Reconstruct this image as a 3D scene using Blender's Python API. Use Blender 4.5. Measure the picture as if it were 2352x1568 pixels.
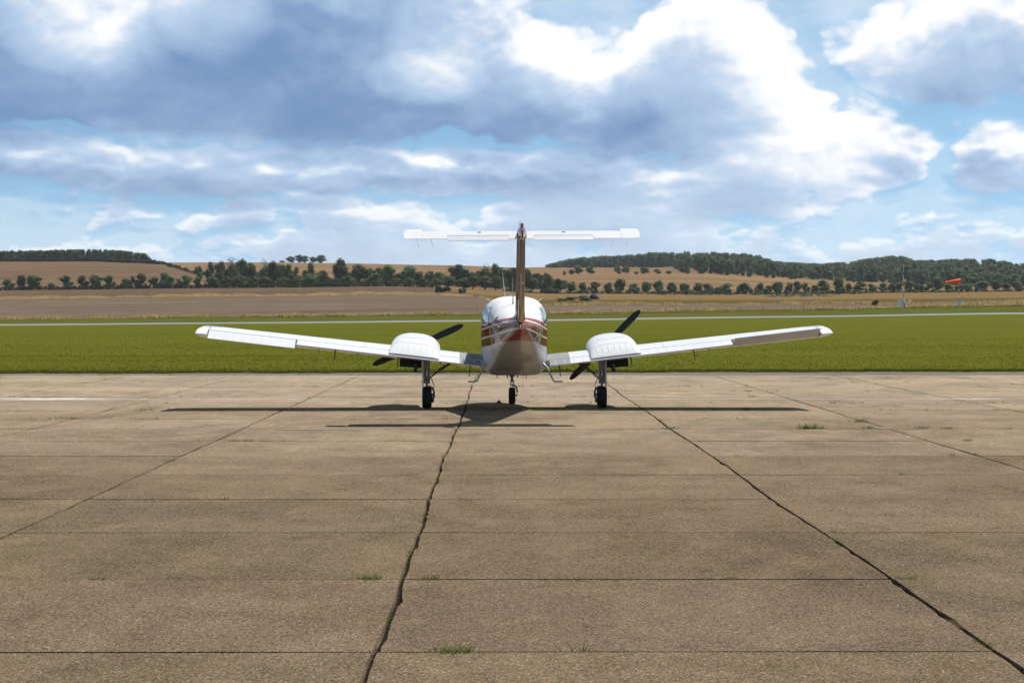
import bpy, bmesh, math, random
from mathutils import Vector, Matrix
import numpy as np

for o in list(bpy.data.objects):
    bpy.data.objects.remove(o, do_unlink=True)
SC = bpy.context.scene
COL = SC.collection

# ------------------------------------------------------------------ camera
F = 5227.0            # focal length in units of a 2352 px wide picture (80 mm on 36 mm)
HC = 1.76             # eye height of the photographer
HZ = 715.0            # picture row of the true horizon
cam_d = bpy.data.cameras.new('camera')
cam_d.sensor_width = 36.0
cam_d.lens = 80.0
cam_d.clip_start = 0.1
cam_d.clip_end = 20000
cam = bpy.data.objects.new('camera', cam_d)
COL.objects.link(cam)
cam.location = (0, 0, HC)
cam.rotation_euler = (math.radians(90) - math.atan((784 - HZ) / F), 0, 0)
SC.camera = cam

# ------------------------------------------------------------------ light direction (towards the sun)
SUN = Vector((0.37, 0.60, 1.0)).normalized()
SUN_EL = math.asin(SUN.z)
SUN_AZ = math.atan2(SUN.x, SUN.y)
sun_d = bpy.data.lights.new('sun', 'SUN')
sun_d.energy = 5.0
sun_d.angle = math.radians(0.53)
sun_d.color = (1.0, 0.955, 0.88)
sun = bpy.data.objects.new('sun', sun_d)
COL.objects.link(sun)
sun.rotation_euler = (-SUN).to_track_quat('-Z', 'Y').to_euler()
sun.location = (30, 60, 100)

SC.view_settings.view_transform = 'Standard'
SC.view_settings.look = 'None'
SC.view_settings.exposure = 0.7
SC.view_settings.gamma = 1.0
SC.view_settings.use_curve_mapping = False
SC.render.engine = 'CYCLES'
SC.cycles.use_denoising = True
SC.cycles.use_adaptive_sampling = True
SC.cycles.adaptive_threshold = 0.03
SC.cycles.max_bounces = 6
SC.cycles.diffuse_bounces = 2
SC.cycles.glossy_bounces = 3
SC.cycles.transmission_bounces = 4
SC.cycles.sample_clamp_indirect = 6.0


# ------------------------------------------------------------------ node helper
class X:
    """a socket (or number) with arithmetic that builds Math nodes"""
    def __init__(s, nt, v):
        s.nt, s.v = nt, v
    def _op(s, op, *others, clamp=False):
        n = s.nt.nodes.new('ShaderNodeMath'); n.operation = op; n.use_clamp = clamp
        for i, o in enumerate((s,) + others):
            v = o.v if isinstance(o, X) else o
            if isinstance(v, (int, float)):
                n.inputs[i].default_value = v
            else:
                s.nt.links.new(v, n.inputs[i])
        return X(s.nt, n.outputs[0])
    def __add__(s, o): return s._op('ADD', o)
    __radd__ = __add__
    def __sub__(s, o): return s._op('SUBTRACT', o)
    def __rsub__(s, o): return X(s.nt, o)._op('SUBTRACT', s)
    def __mul__(s, o): return s._op('MULTIPLY', o)
    __rmul__ = __mul__
    def __truediv__(s, o): return s._op('DIVIDE', o)
    def max(s, o): return s._op('MAXIMUM', o)
    def min(s, o): return s._op('MINIMUM', o)
    def pow(s, o): return s._op('POWER', o)
    def clamp(s): return s._op('ADD', 0.0, clamp=True)
    def exp(s): return s._op('EXPONENT')
    def absv(s): return s._op('ABSOLUTE')
    def sin(s): return s._op('SINE')
    def gt(s, o): return s._op('GREATER_THAN', o)
    def lt(s, o): return s._op('LESS_THAN', o)
    def smooth(s, a, b):
        n = s.nt.nodes.new('ShaderNodeMapRange'); n.interpolation_type = 'SMOOTHSTEP'
        s.nt.links.new(s.v, n.inputs[0])
        n.inputs[1].default_value = a; n.inputs[2].default_value = b
        n.inputs[3].default_value = 0; n.inputs[4].default_value = 1
        return X(s.nt, n.outputs[0])


def comb(nt, x, y, z):
    n = nt.nodes.new('ShaderNodeCombineXYZ')
    for i, o in enumerate((x, y, z)):
        v = o.v if isinstance(o, X) else o
        if isinstance(v, (int, float)): n.inputs[i].default_value = v
        else: nt.links.new(v, n.inputs[i])
    return n.outputs[0]


def noise(nt, vec, scale, detail=4, rough=0.5, dist=0.0, out=0, lac=2.0):
    n = nt.nodes.new('ShaderNodeTexNoise'); n.noise_dimensions = '3D'
    if vec is not None: nt.links.new(vec, n.inputs['Vector'])
    n.inputs['Scale'].default_value = scale; n.inputs['Detail'].default_value = detail
    n.inputs['Roughness'].default_value = rough; n.inputs['Distortion'].default_value = dist
    n.inputs['Lacunarity'].default_value = lac
    return X(nt, n.outputs[out])


def mixc(nt, fac, a, b, mode='MIX'):
    n = nt.nodes.new('ShaderNodeMix'); n.data_type = 'RGBA'; n.blend_type = mode
    n.clamp_factor = True
    for sock, v in ((n.inputs[0], fac), (n.inputs[6], a), (n.inputs[7], b)):
        v = v.v if isinstance(v, X) else v
        if isinstance(v, (int, float)): sock.default_value = v
        elif isinstance(v, (tuple, list)): sock.default_value = tuple(v) + (1,) if len(v) == 3 else v
        else: nt.links.new(v, sock)
    return n.outputs[2]


# ------------------------------------------------------------------ world: clear sky with a field of cumulus
def build_world():
    w = bpy.data.worlds.new('World'); SC.world = w; w.use_nodes = True
    nt = w.node_tree; nt.nodes.clear()
    out = nt.nodes.new('ShaderNodeOutputWorld')
    bg = nt.nodes.new('ShaderNodeBackground'); bg.inputs['Strength'].default_value = 0.0616
    nt.links.new(bg.outputs[0], out.inputs[0])
    sky = nt.nodes.new('ShaderNodeTexSky'); sky.sky_type = 'NISHITA'
    sky.sun_disc = False; sky.sun_elevation = SUN_EL; sky.sun_rotation = SUN_AZ
    sky.air_density = 1.0; sky.dust_density = 0.3; sky.ozone_density = 2.0; sky.altitude = 50
    tc = nt.nodes.new('ShaderNodeTexCoord')
    sep = nt.nodes.new('ShaderNodeSeparateXYZ'); nt.links.new(tc.outputs['Generated'], sep.inputs[0])
    dx, dy, dz = (X(nt, sep.outputs[i]) for i in range(3))
    nt.links.new(comb(nt, dx, dy, dz.max(0.0) * 0.85 + 0.16), sky.inputs['Vector'])
    az = dx._op('ARCTAN2', dy)
    el = dz._op('ARCSINE')
    U0 = az * (F / 1000.0); V0 = el * (F / 1000.0)

    # the cloud field is one node group: coordinates in, density out
    def density_group(name, fine):
        g = bpy.data.node_groups.new(name, 'ShaderNodeTree')
        for nm in ('U', 'V'): g.interface.new_socket(nm, in_out='INPUT', socket_type='NodeSocketFloat')
        g.interface.new_socket('D', in_out='OUTPUT', socket_type='NodeSocketFloat')
        gi = g.nodes.new('NodeGroupInput'); go = g.nodes.new('NodeGroupOutput')
        u = X(g, gi.outputs[0]); v = X(g, gi.outputs[1])
        p = comb(g, u, v * 1.3, 3.7)
        wx = noise(g, p, 3.0, 3, 0.55)
        wsep = g.nodes.new('ShaderNodeSeparateColor')
        g.links.new(wx.v.node.outputs['Color'], wsep.inputs[0])
        uw = u + (X(g, wsep.outputs[0]) - 0.5) * 0.34
        vw = v + (X(g, wsep.outputs[1]) - 0.5) * 0.16
        pw = comb(g, uw, vw, 1.0)
        def vm(op, *a):
            n = g.nodes.new('ShaderNodeVectorMath'); n.operation = op
            for i, q in enumerate(a):
                if isinstance(q, tuple): n.inputs[i].default_value = q
                else: g.links.new(q, n.inputs[i])
            return n.outputs['Value'] if op == 'DOT_PRODUCT' else n.outputs[0]
        mass = X(g, 0.0)
        for (u0, v0, ru, rt, rb, amp) in CLOUDS:
            a = vm('MULTIPLY_ADD', pw, (1 / ru, 1 / rt, 0), (-u0 / ru, -v0 / rt, 0))
            b = vm('MULTIPLY_ADD', pw, (1 / ru, -1 / rb, 0), (-u0 / ru, v0 / rb, 0))
            c = vm('MAXIMUM', a, b)
            q = X(g, vm('DOT_PRODUCT', c, c))._op('MULTIPLY_ADD', -amp, amp).max(0.0)
            mass = q + mass
        # rows of small distant cumulus, flatter and finer towards the horizon
        q = comb(g, u, v * 2.3, 9.1)
        low = noise(g, q, 4.2, 4 if fine else 2, 0.55)
        lowband = v.smooth(0.47, 0.30)
        q2 = comb(g, u * 0.55, v * 1.1, 21.3)
        wide = noise(g, q2, 1.1, 2, 0.5)
        p2 = comb(g, u, v * 1.5, 0.0)
        n1 = noise(g, p2, 3.4, 8 if fine else 3, 0.58, 0.15)
        fb = (n1 - 0.5) * 1.9
        if fine:
            vo = g.nodes.new('ShaderNodeTexVoronoi'); vo.feature = 'F1'; vo.voronoi_dimensions = '2D'
            vq = comb(g, uw, vw * 1.3, 0.0)
            g.links.new(vq, vo.inputs['Vector']); vo.inputs['Scale'].default_value = 13.0
            vo.inputs['Detail'].default_value = 1.0; vo.inputs['Roughness'].default_value = 0.55
            fb = fb + (0.42 - X(g, vo.outputs['Distance'])) * 0.34
        side = (u.absv()).smooth(1.25, 1.8)
        high = v.smooth(0.72, 1.0)
        generic = (high + side).min(1.0) * ((wide - 0.55) * 3.2)
        d = mass + lowband * ((low - 0.375) * 2.3) + generic + fb * 0.62 - 0.20
        g.links.new(d.v, go.inputs[0])
        return g
    gf = density_group('cloud_density', True)
    gc = density_group('cloud_mass', False)

    def dens(g, uu, vv):
        n = nt.nodes.new('ShaderNodeGroup'); n.node_tree = g
        for i, o in enumerate((uu, vv)):
            nt.links.new(o.v, n.inputs[i])
        return X(nt, n.outputs[0])

    D = dens(gf, U0, V0)
    lx, ly = 0.40, 0.92
    size = (V0 * 2.1).max(0.25).min(1.2)         # clouds further off look smaller, so light reaches less far into them
    s1, s2 = size * 0.022, size * 0.10
    D1 = dens(gf, U0 + s1 * lx, V0 + s1 * ly)
    tau = D1.max(0.0).min(1.2) * 0.7
    tau = tau + dens(gc, U0 + s2 * lx, V0 + s2 * ly).max(0.0).min(1.2) * 1.55
    alpha = D.smooth(-0.05, 0.30)
    relief0 = (D - D1) * 0.62                     # faces turned to the light against faces turned away
    base = ((tau + D.max(0.0).min(1.0) * 0.15) * -1.25).exp()
    thin = None                                  # where the cloud is thinner and the sun comes through
    for (u0, v0, ru, rv, amp) in THIN:
        a = (U0 - u0) * (1.0 / ru); b = (V0 - v0) * (1.0 / rv)
        m = (1.0 - (a * a + b * b)).max(0.0) * amp
        thin = m if thin is None else thin + m
    pv = comb(nt, U0, V0 * 1.7, 5.5)
    soft = noise(nt, pv, 3.0, 5, 0.55, 0.3)
    lit = base + relief0 * (base * 1.6 + 0.16) + (soft - 0.5) * 0.80 + thin * (0.35 + soft)
    S = 1.0 / 0.10
    shade = (0.175 * S, 0.300 * S, 0.525 * S)
    mid = (0.46 * S, 0.61 * S, 0.82 * S)
    white = (1.02 * S, 1.03 * S, 1.05 * S)
    c1 = mixc(nt, lit.smooth(-0.14, 0.46), shade, mid)
    c2 = mixc(nt, lit.smooth(0.34, 0.86), c1, white)
    far = V0.smooth(0.36, 0.06)                  # low clouds are seen through more air: paler
    c3 = mixc(nt, far * 0.60, c2, (0.80 * S, 0.885 * S, 0.96 * S))
    skyc = mixc(nt, 1.0, sky.outputs[0], (0.86, 1.10, 1.08), 'MULTIPLY')
    veil = (soft.smooth(0.25, 0.75)) * 0.55 * V0.smooth(1.6, 0.6)
    a2 = (alpha * (1.0 - far * 0.12)).max(far * 0.30 + 0.20).max(veil)
    fin = mixc(nt, a2, skyc, c3)
    fin = mixc(nt, V0.smooth(-0.03, -0.005), skyc, fin)
    nt.links.new(fin, bg.inputs[0])
    w.cycles.sampling_method = 'MANUAL'
    w.cycles.sample_map_resolution = 512
def _C(x, y, rx, rt, rb, amp):      # cloud masses: where they stand in the sky (2352 px units, turned into angles)
    return ((x - 1176) / 1000.0, (HZ - y) / 1000.0, rx / 1000.0, rt / 1000.0, rb / 1000.0, amp)
CLOUDS = [
    _C(-250, 245, 560, 600, 95, 0.85),
    _C(260, 238, 560, 620, 100, 0.85),     # great dark cloud, left and centre
    _C(820, 238, 520, 700, 95, 1.05),
    _C(1380, 262, 400, 250, 85, 0.85),
    _C(1640, 235, 255, 340, 95, 0.95),    # bright tower, right
    _C(1790, 330, 300, 150, 90, 0.62),
    _C(100, 385, 430, 70, 75, 0.75),      # second bank
    _C(640, 390, 430, 72, 50, 0.80),
    _C(1150, 405, 430, 78, 55, 0.75),
    _C(1580, 435, 330, 115, 70, 0.62),
    _C(2250, 120, 420, 190, 150, 0.62),   # veil, upper right
    _C(2180, 70, 520, 300, 270, 0.30),
    _C(1960, 400, 170, 130, 90, 0.62),
    _C(2280, 380, 150, 120, 90, 0.60),
    _C(1150, 505, 900, 75, 50, 0.36),
    _C(1150, 600, 1500, 60, 60, 0.33),
]
def _T(x, y, rx, ry, amp):
    return ((x - 1176) / 1000.0, (HZ - y) / 1000.0, rx / 1000.0, ry / 1000.0, amp)
THIN = [_T(1660, 130, 330, 240, 0.42), _T(1380, 130, 230, 170, 0.40), _T(1850, 300, 240, 150, 0.35), _T(230, 70, 240, 130, 0.50), _T(500, 50, 140, 110, 0.42), _T(980, 180, 150, 70, 0.40), _T(1020, 60, 140, 110, 0.25),
        _T(1750, 420, 420, 170, 0.38), _T(420, 345, 260, 45, 0.25), _T(1150, 480, 420, 80, 0.28), _T(2250, 380, 190, 150, 0.18), _T(2150, 120, 360, 220, 0.28)]
build_world()

# ------------------------------------------------------------------ materials
def new_mat(name):
    m = bpy.data.materials.new(name); m.use_nodes = True
    nt = m.node_tree
    return m, nt, nt.nodes['Principled BSDF']


def plain(name, col, rough=0.5, metal=0.0, coat=0.0, var=0.0, vscale=8.0, bump=0.0, bscale=40.0, spec=0.5, emit=None, trans=0.0):
    m, nt, b = new_mat(name)
    b.inputs['Base Color'].default_value = (*col, 1)
    b.inputs['Roughness'].default_value = rough
    b.inputs['Metallic'].default_value = metal
    b.inputs['Specular IOR Level'].default_value = spec
    b.inputs['Coat Weight'].default_value = coat
    b.inputs['Coat Roughness'].default_value = 0.04
    if trans: b.inputs['Transmission Weight'].default_value = trans
    tc = nt.nodes.new('ShaderNodeTexCoord').outputs['Object']
    if var:
        n = noise(nt, tc, vscale, 5, 0.6)
        lo = tuple(c * (1 - var) for c in col); hi = tuple(min(1, c * (1 + var)) for c in col)
        nt.links.new(mixc(nt, n.smooth(0.3, 0.7), lo, hi), b.inputs['Base Color'])
    if bump:
        bn = nt.nodes.new('ShaderNodeBump'); bn.inputs['Strength'].default_value = bump; bn.inputs['Distance'].default_value = 0.01
        nt.links.new(noise(nt, tc, bscale, 4, 0.6).v, bn.inputs['Height']); nt.links.new(bn.outputs[0], b.inputs['Normal'])
    if emit:
        b.inputs['Emission Color'].default_value = (*emit[0], 1); b.inputs['Emission Strength'].default_value = emit[1]
    return m


# ------------------------------------------------------------------ mesh helper
class MB:
    def __init__(s):
        s.v, s.f, s.m, s.sm = [], [], [], []
    def add(s, verts, faces, mi=0, smooth=False):
        o = len(s.v)
        s.v += [tuple(p) for p in verts]
        s.f += [tuple(i + o for i in f) for f in faces]
        s.m += [mi] * len(faces); s.sm += [smooth] * len(faces)
    def box(s, x0, x1, y0, y1, z0, z1, mi=0, M=None):
        v = [Vector((x, y, z)) for z in (z0, z1) for y in (y0, y1) for x in (x0, x1)]
        if M: v = [M @ p for p in v]
        s.add(v, [(0, 2, 3, 1), (4, 5, 7, 6), (0, 1, 5, 4), (2, 6, 7, 3), (0, 4, 6, 2), (1, 3, 7, 5)], mi)
    def tube(s, pts, rad, n=8, mi=0, caps=True, flat=1.0):
        pts = [Vector(p) for p in pts]
        if not isinstance(rad, (list, tuple)): rad = [rad] * len(pts)
        rings = []
        up = Vector((0, 0, 1))
        for i, p in enumerate(pts):
            t = (pts[min(i + 1, len(pts) - 1)] - pts[max(i - 1, 0)]).normalized()
            a = t.cross(up)
            if a.length < 1e-3: a = t.cross(Vector((0, 1, 0)))
            a.normalize(); b = t.cross(a).normalized()
            rings.append([p + a * math.cos(2 * math.pi * k / n) * rad[i] + b * math.sin(2 * math.pi * k / n) * rad[i] * flat for k in range(n)])
        s.loft(rings, mi, caps)
    def loft(s, rings, mi=0, caps=True, closed=True, smooth=True):
        n = len(rings[0]); v = [p for r in rings for p in r]; f = []
        for i in range(len(rings) - 1):
            for k in range(n if closed else n - 1):
                a, b = i * n + k, i * n + (k + 1) % n
                f.append((a, b, b + n, a + n))
        s.add(v, f, mi, smooth)
        if caps:
            o = len(s.v) - len(v)
            s.f += [tuple(o + k for k in reversed(range(n))), tuple(o + len(v) - n + k for k in range(n))]
            s.m += [mi, mi]; s.sm += [False, False]
    def lathe(s, prof, c, axis='X', n=24, mi=0, caps=False):
        """profile of (offset along axis, radius)"""
        rings = []
        for a, r in prof:
            ring = []
            for k in range(n):
                t = 2 * math.pi * k / n
                q = (a, r * math.cos(t), r * math.sin(t))
                p = {'X': q, 'Y': (q[1], q[0], q[2]), 'Z': (q[1], q[2], q[0])}[axis]
                ring.append(Vector(c) + Vector(p))
            rings.append(ring)
        s.loft(rings, mi, caps)
    def mesh(s, name, mats):
        me = bpy.data.meshes.new(name)
        me.from_pydata(s.v, [], s.f)
        for m in (mats if isinstance(mats, (list, tuple)) else [mats]): me.materials.append(m)
        me.polygons.foreach_set('material_index', s.m)
        me.polygons.foreach_set('use_smooth', s.sm)
        me.update()
        return me
    def build(s, name, mats, parent=None, fix=True, **tags):
        me = s.mesh(name, mats)
        if fix:
            bm = bmesh.new(); bm.from_mesh(me); bmesh.ops.recalc_face_normals(bm, faces=bm.faces); bm.to_mesh(me); bm.free()
        if fix: me.set_sharp_from_angle(angle=math.radians(32))
        o = bpy.data.objects.new(name, me); COL.objects.link(o)
        if parent: o.parent = parent
        return tag(o, **tags)


def tag(o, label=None, category=None, group=None, kind=None):
    if label: o['label'] = label
    if category: o['category'] = category
    if group: o['group'] = group
    if kind: o['kind'] = kind
    return o


def empty(name, loc=(0, 0, 0), rz=0.0, **tags):
    o = bpy.data.objects.new(name, None); COL.objects.link(o)
    o.location = loc; o.rotation_euler = (0, 0, rz); o.empty_display_size = 0.3
    return tag(o, **tags)


def copy_of(o, name, parent=None):
    c = o.copy(); c.name = name; COL.objects.link(c); c.parent = parent
    return c


ORD = ['first', 'second', 'third', 'fourth', 'fifth', 'sixth', 'seventh', 'eighth', 'ninth', 'tenth', 'eleventh', 'twelfth',
       'thirteenth', 'fourteenth', 'fifteenth', 'sixteenth', 'seventeenth', 'eighteenth', 'nineteenth', 'twentieth']
def ordinal(i):
    if i < 20: return ORD[i]
    t = {2: 'twenty', 3: 'thirty', 4: 'forty', 5: 'fifty', 6: 'sixty'}[(i + 1) // 10]
    r = (i + 1) % 10
    return (t[:-1] + 'ieth') if r == 0 else t + '-' + ORD[r - 1]


def P(x, y, d):
    """where something seen at (x, y) of the 2352 px wide photograph stands when it is d metres away"""
    return Vector(((x - 1176) / F * d, d, HC - (y - HZ) / F * d))


def interp(tab, x):
    if x <= tab[0][0]: return tab[0][1]
    for (a, ya), (b, yb) in zip(tab, tab[1:]):
        if x <= b:
            t = (x - a) / (b - a); t = t * t * (3 - 2 * t) * 0.5 + t * 0.5
            return ya + (yb - ya) * t
    return tab[-1][1]

# ------------------------------------------------------------------ ground materials
def tcoord(nt): return nt.nodes.new('ShaderNodeTexCoord').outputs['Object']


def scaled(nt, vec, sx, sy, sz):
    n = nt.nodes.new('ShaderNodeMapping'); nt.links.new(vec, n.inputs[0]); n.inputs['Scale'].default_value = (sx, sy, sz)
    return n.outputs[0]


def concrete_mat():
    m, nt, b = new_mat('aggregate_concrete')
    tc = tcoord(nt)
    oi = nt.nodes.new('ShaderNodeObjectInfo')
    big = noise(nt, scaled(nt, tc, 0.30, 0.22, 1), 1.0, 4, 0.6)
    med = noise(nt, scaled(nt, tc, 1.1, 0.55, 1), 1.5, 6, 0.68)
    fine = noise(nt, tc, 95, 2, 0.8)
    col = mixc(nt, big.smooth(0.30, 0.70), (0.078, 0.060, 0.040), (0.110, 0.084, 0.055))
    col = mixc(nt, med.smooth(0.46, 0.70) * 0.7, col, (0.130, 0.099, 0.064))
    col = mixc(nt, med.smooth(0.46, 0.32) * 0.6, col, (0.060, 0.045, 0.032))
    stain = noise(nt, scaled(nt, tc, 0.5, 0.16, 1), 1.3, 3, 0.6)
    col = mixc(nt, stain.smooth(0.54, 0.74) * 0.55, col, (0.050, 0.038, 0.026))
    # the stones of the aggregate: every cell its own tone, a few pale or dark ones
    vo = nt.nodes.new('ShaderNodeTexVoronoi'); vo.inputs['Scale'].default_value = 105
    nt.links.new(scaled(nt, tc, 1, 0.8, 1), vo.inputs['Vector'])
    sp = nt.nodes.new('ShaderNodeSeparateColor'); nt.links.new(vo.outputs['Color'], sp.inputs[0])
    ca, cb, cc = (X(nt, sp.outputs[i]) for i in range(3))
    tone = ca * 1.05 + 0.45 + (fine - 0.5) * 1.5
    hs = nt.nodes.new('ShaderNodeHueSaturation'); nt.links.new(col, hs.inputs['Color']); nt.links.new(tone.max(0.15).v, hs.inputs['Value'])
    col = mixc(nt, cb.smooth(0.95, 0.985) * 0.65, hs.outputs[0], (0.28, 0.235, 0.18))
    col = mixc(nt, cc.smooth(0.90, 0.96) * 0.5, col, (0.21, 0.125, 0.075))
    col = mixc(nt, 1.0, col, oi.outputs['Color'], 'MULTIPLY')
    nt.links.new(col, b.inputs['Base Color'])
    b.inputs['Roughness'].default_value = 0.8; b.inputs['Specular IOR Level'].default_value = 0.0
    bn = nt.nodes.new('ShaderNodeBump'); bn.inputs['Strength'].default_value = 0.5; bn.inputs['Distance'].default_value = 0.006
    h = noise(nt, tc, 55, 3, 0.75)
    nt.links.new(h.v, bn.inputs['Height']); nt.links.new(bn.outputs[0], b.inputs['Normal'])
    return m


def ground_mat(name, cols, sx, sy, scale=1.0, fine=None, rough=0.9, bump=0.0, detail=6, rows=None, band=None):
    """three tones blended by stretched noise, a fine grain, optional crop rows and mown bands"""
    m, nt, b = new_mat(name)
    tc = tcoord(nt)
    n = noise(nt, scaled(nt, tc, sx, sy, 0.0), scale, detail, 0.62)
    col = mixc(nt, n.smooth(0.32, 0.55), cols[0], cols[1])
    n2 = noise(nt, scaled(nt, tc, sx * 2.3, sy * 3.1, 0.0), scale, detail, 0.65)
    col = mixc(nt, n2.smooth(0.50, 0.72) * 0.8, col, cols[2])
    if fine:
        f = noise(nt, scaled(nt, tc, 1, fine[1], 0.0), fine[0], 3, 0.7)
        dk = mixc(nt, 1.0, col, (fine[2],) * 3, 'MULTIPLY')
        col = mixc(nt, f.smooth(0.36, 0.62), dk, col)
    sp = nt.nodes.new('ShaderNodeSeparateXYZ'); nt.links.new(tc, sp.inputs[0]); px, py = X(nt, sp.outputs[0]), X(nt, sp.outputs[1])
    if rows:
        a, gap, amt, tint = rows
        wob = noise(nt, scaled(nt, tc, .01, .01, 0), 1.0, 3, .5)
        t = (px * math.cos(a) + py * math.sin(a)) * (6.2832 / gap) + wob * 9.0
        col = mixc(nt, t.sin().smooth(0.45, 0.95) * amt, col, tint)
    if band:
        bn_ = noise(nt, scaled(nt, tc, band[0], band[1], 0), 1.0, 4, .6)
        col = mixc(nt, bn_.smooth(0.40, 0.62) * band[2], col, band[3])
    nt.links.new(col, b.inputs['Base Color'])
    b.inputs['Roughness'].default_value = rough; b.inputs['Specular IOR Level'].default_value = 0.0
    if bump:
        bn = nt.nodes.new('ShaderNodeBump'); bn.inputs['Strength'].default_value = 0.8; bn.inputs['Distance'].default_value = bump
        nt.links.new(noise(nt, tc, 14, 4, 0.7).v, bn.inputs['Height']); nt.links.new(bn.outputs[0], b.inputs['Normal'])
    return m


M_CONC = concrete_mat()
M_JOINT = plain('joint_dirt', (0.016, 0.013, 0.010), 0.95, var=0.4, vscale=9, spec=0.0)
M_EDGE = ground_mat('edging_asphalt', [(0.0938, 0.0848, 0.0741), (0.1338, 0.1205, 0.1026), (0.1785, 0.1652, 0.1428)], 0.5, 1.2, fine=(30, 1, 0.7))
M_PAINT = None
M_GRASS = ground_mat('mown_grass', [(0.0543, 0.0635, 0.0073), (0.0737, 0.081, 0.0098), (0.113, 0.1012, 0.0172)], 0.05, 0.22, 1.0, fine=(3.0, 0.35, 0.74), bump=0.04, detail=9, band=(0.006, 0.05, 0.40, (0.085, 0.088, 0.013)))
M_VERGE = ground_mat('verge_grass', [(0.0497, 0.0597, 0.0097), (0.0647, 0.0715, 0.0128), (0.1057, 0.0963, 0.028)], 0.02, 0.05, 1.0, fine=(2.0, 0.3, 0.75))
M_RUNWAY = ground_mat('runway_concrete', [(0.1445, 0.1445, 0.1481), (0.1806, 0.1806, 0.1806), (0.2384, 0.2384, 0.2348)], 0.01, 0.30, 1.0, fine=(3.0, 0.3, 0.85))
M_STUB = ground_mat('brown_stubble', [(0.0592, 0.0397, 0.0231), (0.0744, 0.0518, 0.0333), (0.1252, 0.0954, 0.0666)], 0.030, 0.060, 1.0, fine=(1.6, 0.35, 0.62), detail=8, rows=(1.35, 5.0, .45, (.17, .13, .095)), band=(0.012, 0.16, .60, (.150, .116, .086)))
M_STUB2 = ground_mat('dark_brown_stubble', [(0.0632, 0.0408, 0.0251), (0.0742, 0.0495, 0.0311), (0.0928, 0.0633, 0.0405)], 0.012, 0.025, 1.0, fine=(0.9, 0.3, 0.8), rows=(1.50, 14.0, .3, (.12, .085, .06)), band=(0.006, 0.05, .5, (.105, .075, .052)))
M_HILL = ground_mat('hill_stubble', [(0.0682, 0.042, 0.0243), (0.0818, 0.0517, 0.0319), (0.106, 0.0695, 0.045)], 0.012, 0.008, 1.0, fine=(0.55, 0.25, 0.80), rows=(.95, 16.0, .35, (.17, .12, .075)), band=(0.004, 0.02, .45, (.150, .100, .060)))
M_GOLD = ground_mat('golden_stubble', [(0.0866, 0.0502, 0.0168), (0.1118, 0.0681, 0.0253), (0.1804, 0.1257, 0.0598)], 0.006, 0.045, 1.0, fine=(0.5, 0.3, 0.85), rows=(1.53, 9.0, .5, (.30, .21, .105)), band=(0.004, 0.08, .5, (.10, .065, .026)))
M_GOLD2 = ground_mat('orange_stubble', [(0.0791, 0.0468, 0.0227), (0.0939, 0.0579, 0.0308), (0.1342, 0.0955, 0.0593)], 0.006, 0.022, 1.0, fine=(0.5, 0.3, 0.85), rows=(1.25, 22.0, .45, (.27, .185, .095)), band=(0.004, 0.03, .5, (.225, .145, .076)))
M_MEADOW = ground_mat('rough_meadow', [(0.0406, 0.0454, 0.011), (0.0767, 0.0594, 0.0219), (0.1329, 0.0938, 0.0391)], 0.010, 0.05, 1.0, fine=(0.8, 0.3, 0.75))
M_BASE = plain('far_ground', (0.10, 0.10, 0.035), 0.95, var=0.3, vscale=0.02)

# ------------------------------------------------------------------ far ground under everything
mb = MB()
mb.add([(-3200, -850, -12), (3200, -850, -12), (3200, 3250, -12), (-3200, 3250, -12)], [(0, 1, 2, 3)])
mb.build('ground', M_BASE, fix=False, kind='structure')
mb = MB()
mb.add([(-160, -120, -0.30), (160, -120, -0.30), (160, 63.5, -0.30), (-160, 63.5, -0.30)], [(0, 1, 2, 3)])
mb.build('apron_bed', M_JOINT, fix=False, kind='structure')

# ------------------------------------------------------------------ apron: concrete bays with open joints
apron = MB()
apron.add([(-160, -120, -0.028), (160, -120, -0.028), (160, 63.1, -0.028), (-160, 63.1, -0.028)], [(0, 1, 2, 3)])
apron_o = apron.build('apron', M_JOINT, fix=False, kind='structure')
LINES = [-20.0, -16.7, -13.45, -10.2, -7.0, -3.88, -0.66, 2.56, 5.82, 9.1, 12.4, 15.7, 19.0]
ROW0, ROWS, ROWN = 11.75, 3.19, 16
ROT = -26.0 / F
rw = random.Random(5)
WIG = [[(rw.uniform(.25, .6), rw.uniform(0, 6.3), rw.uniform(.4, 1.0)), (rw.uniform(.9, 1.7), rw.uniform(0, 6.3), rw.uniform(.2, .5)), (rw.uniform(3, 6), rw.uniform(0, 6.3), .18)] for _ in LINES]


def line_x(j, y):
    amp = 0.030 if j == 6 else 0.015
    return LINES[j] + ROT * y + amp * sum(a * math.sin(f * y + p) for f, p, a in WIG[j])


def row_y(k, x):
    return ROW0 + ROWS * k + 0.010 * math.sin(x * 0.9 + k * 2.1) + 0.004 * math.sin(x * 3.7 + k) - ROT * x


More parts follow.
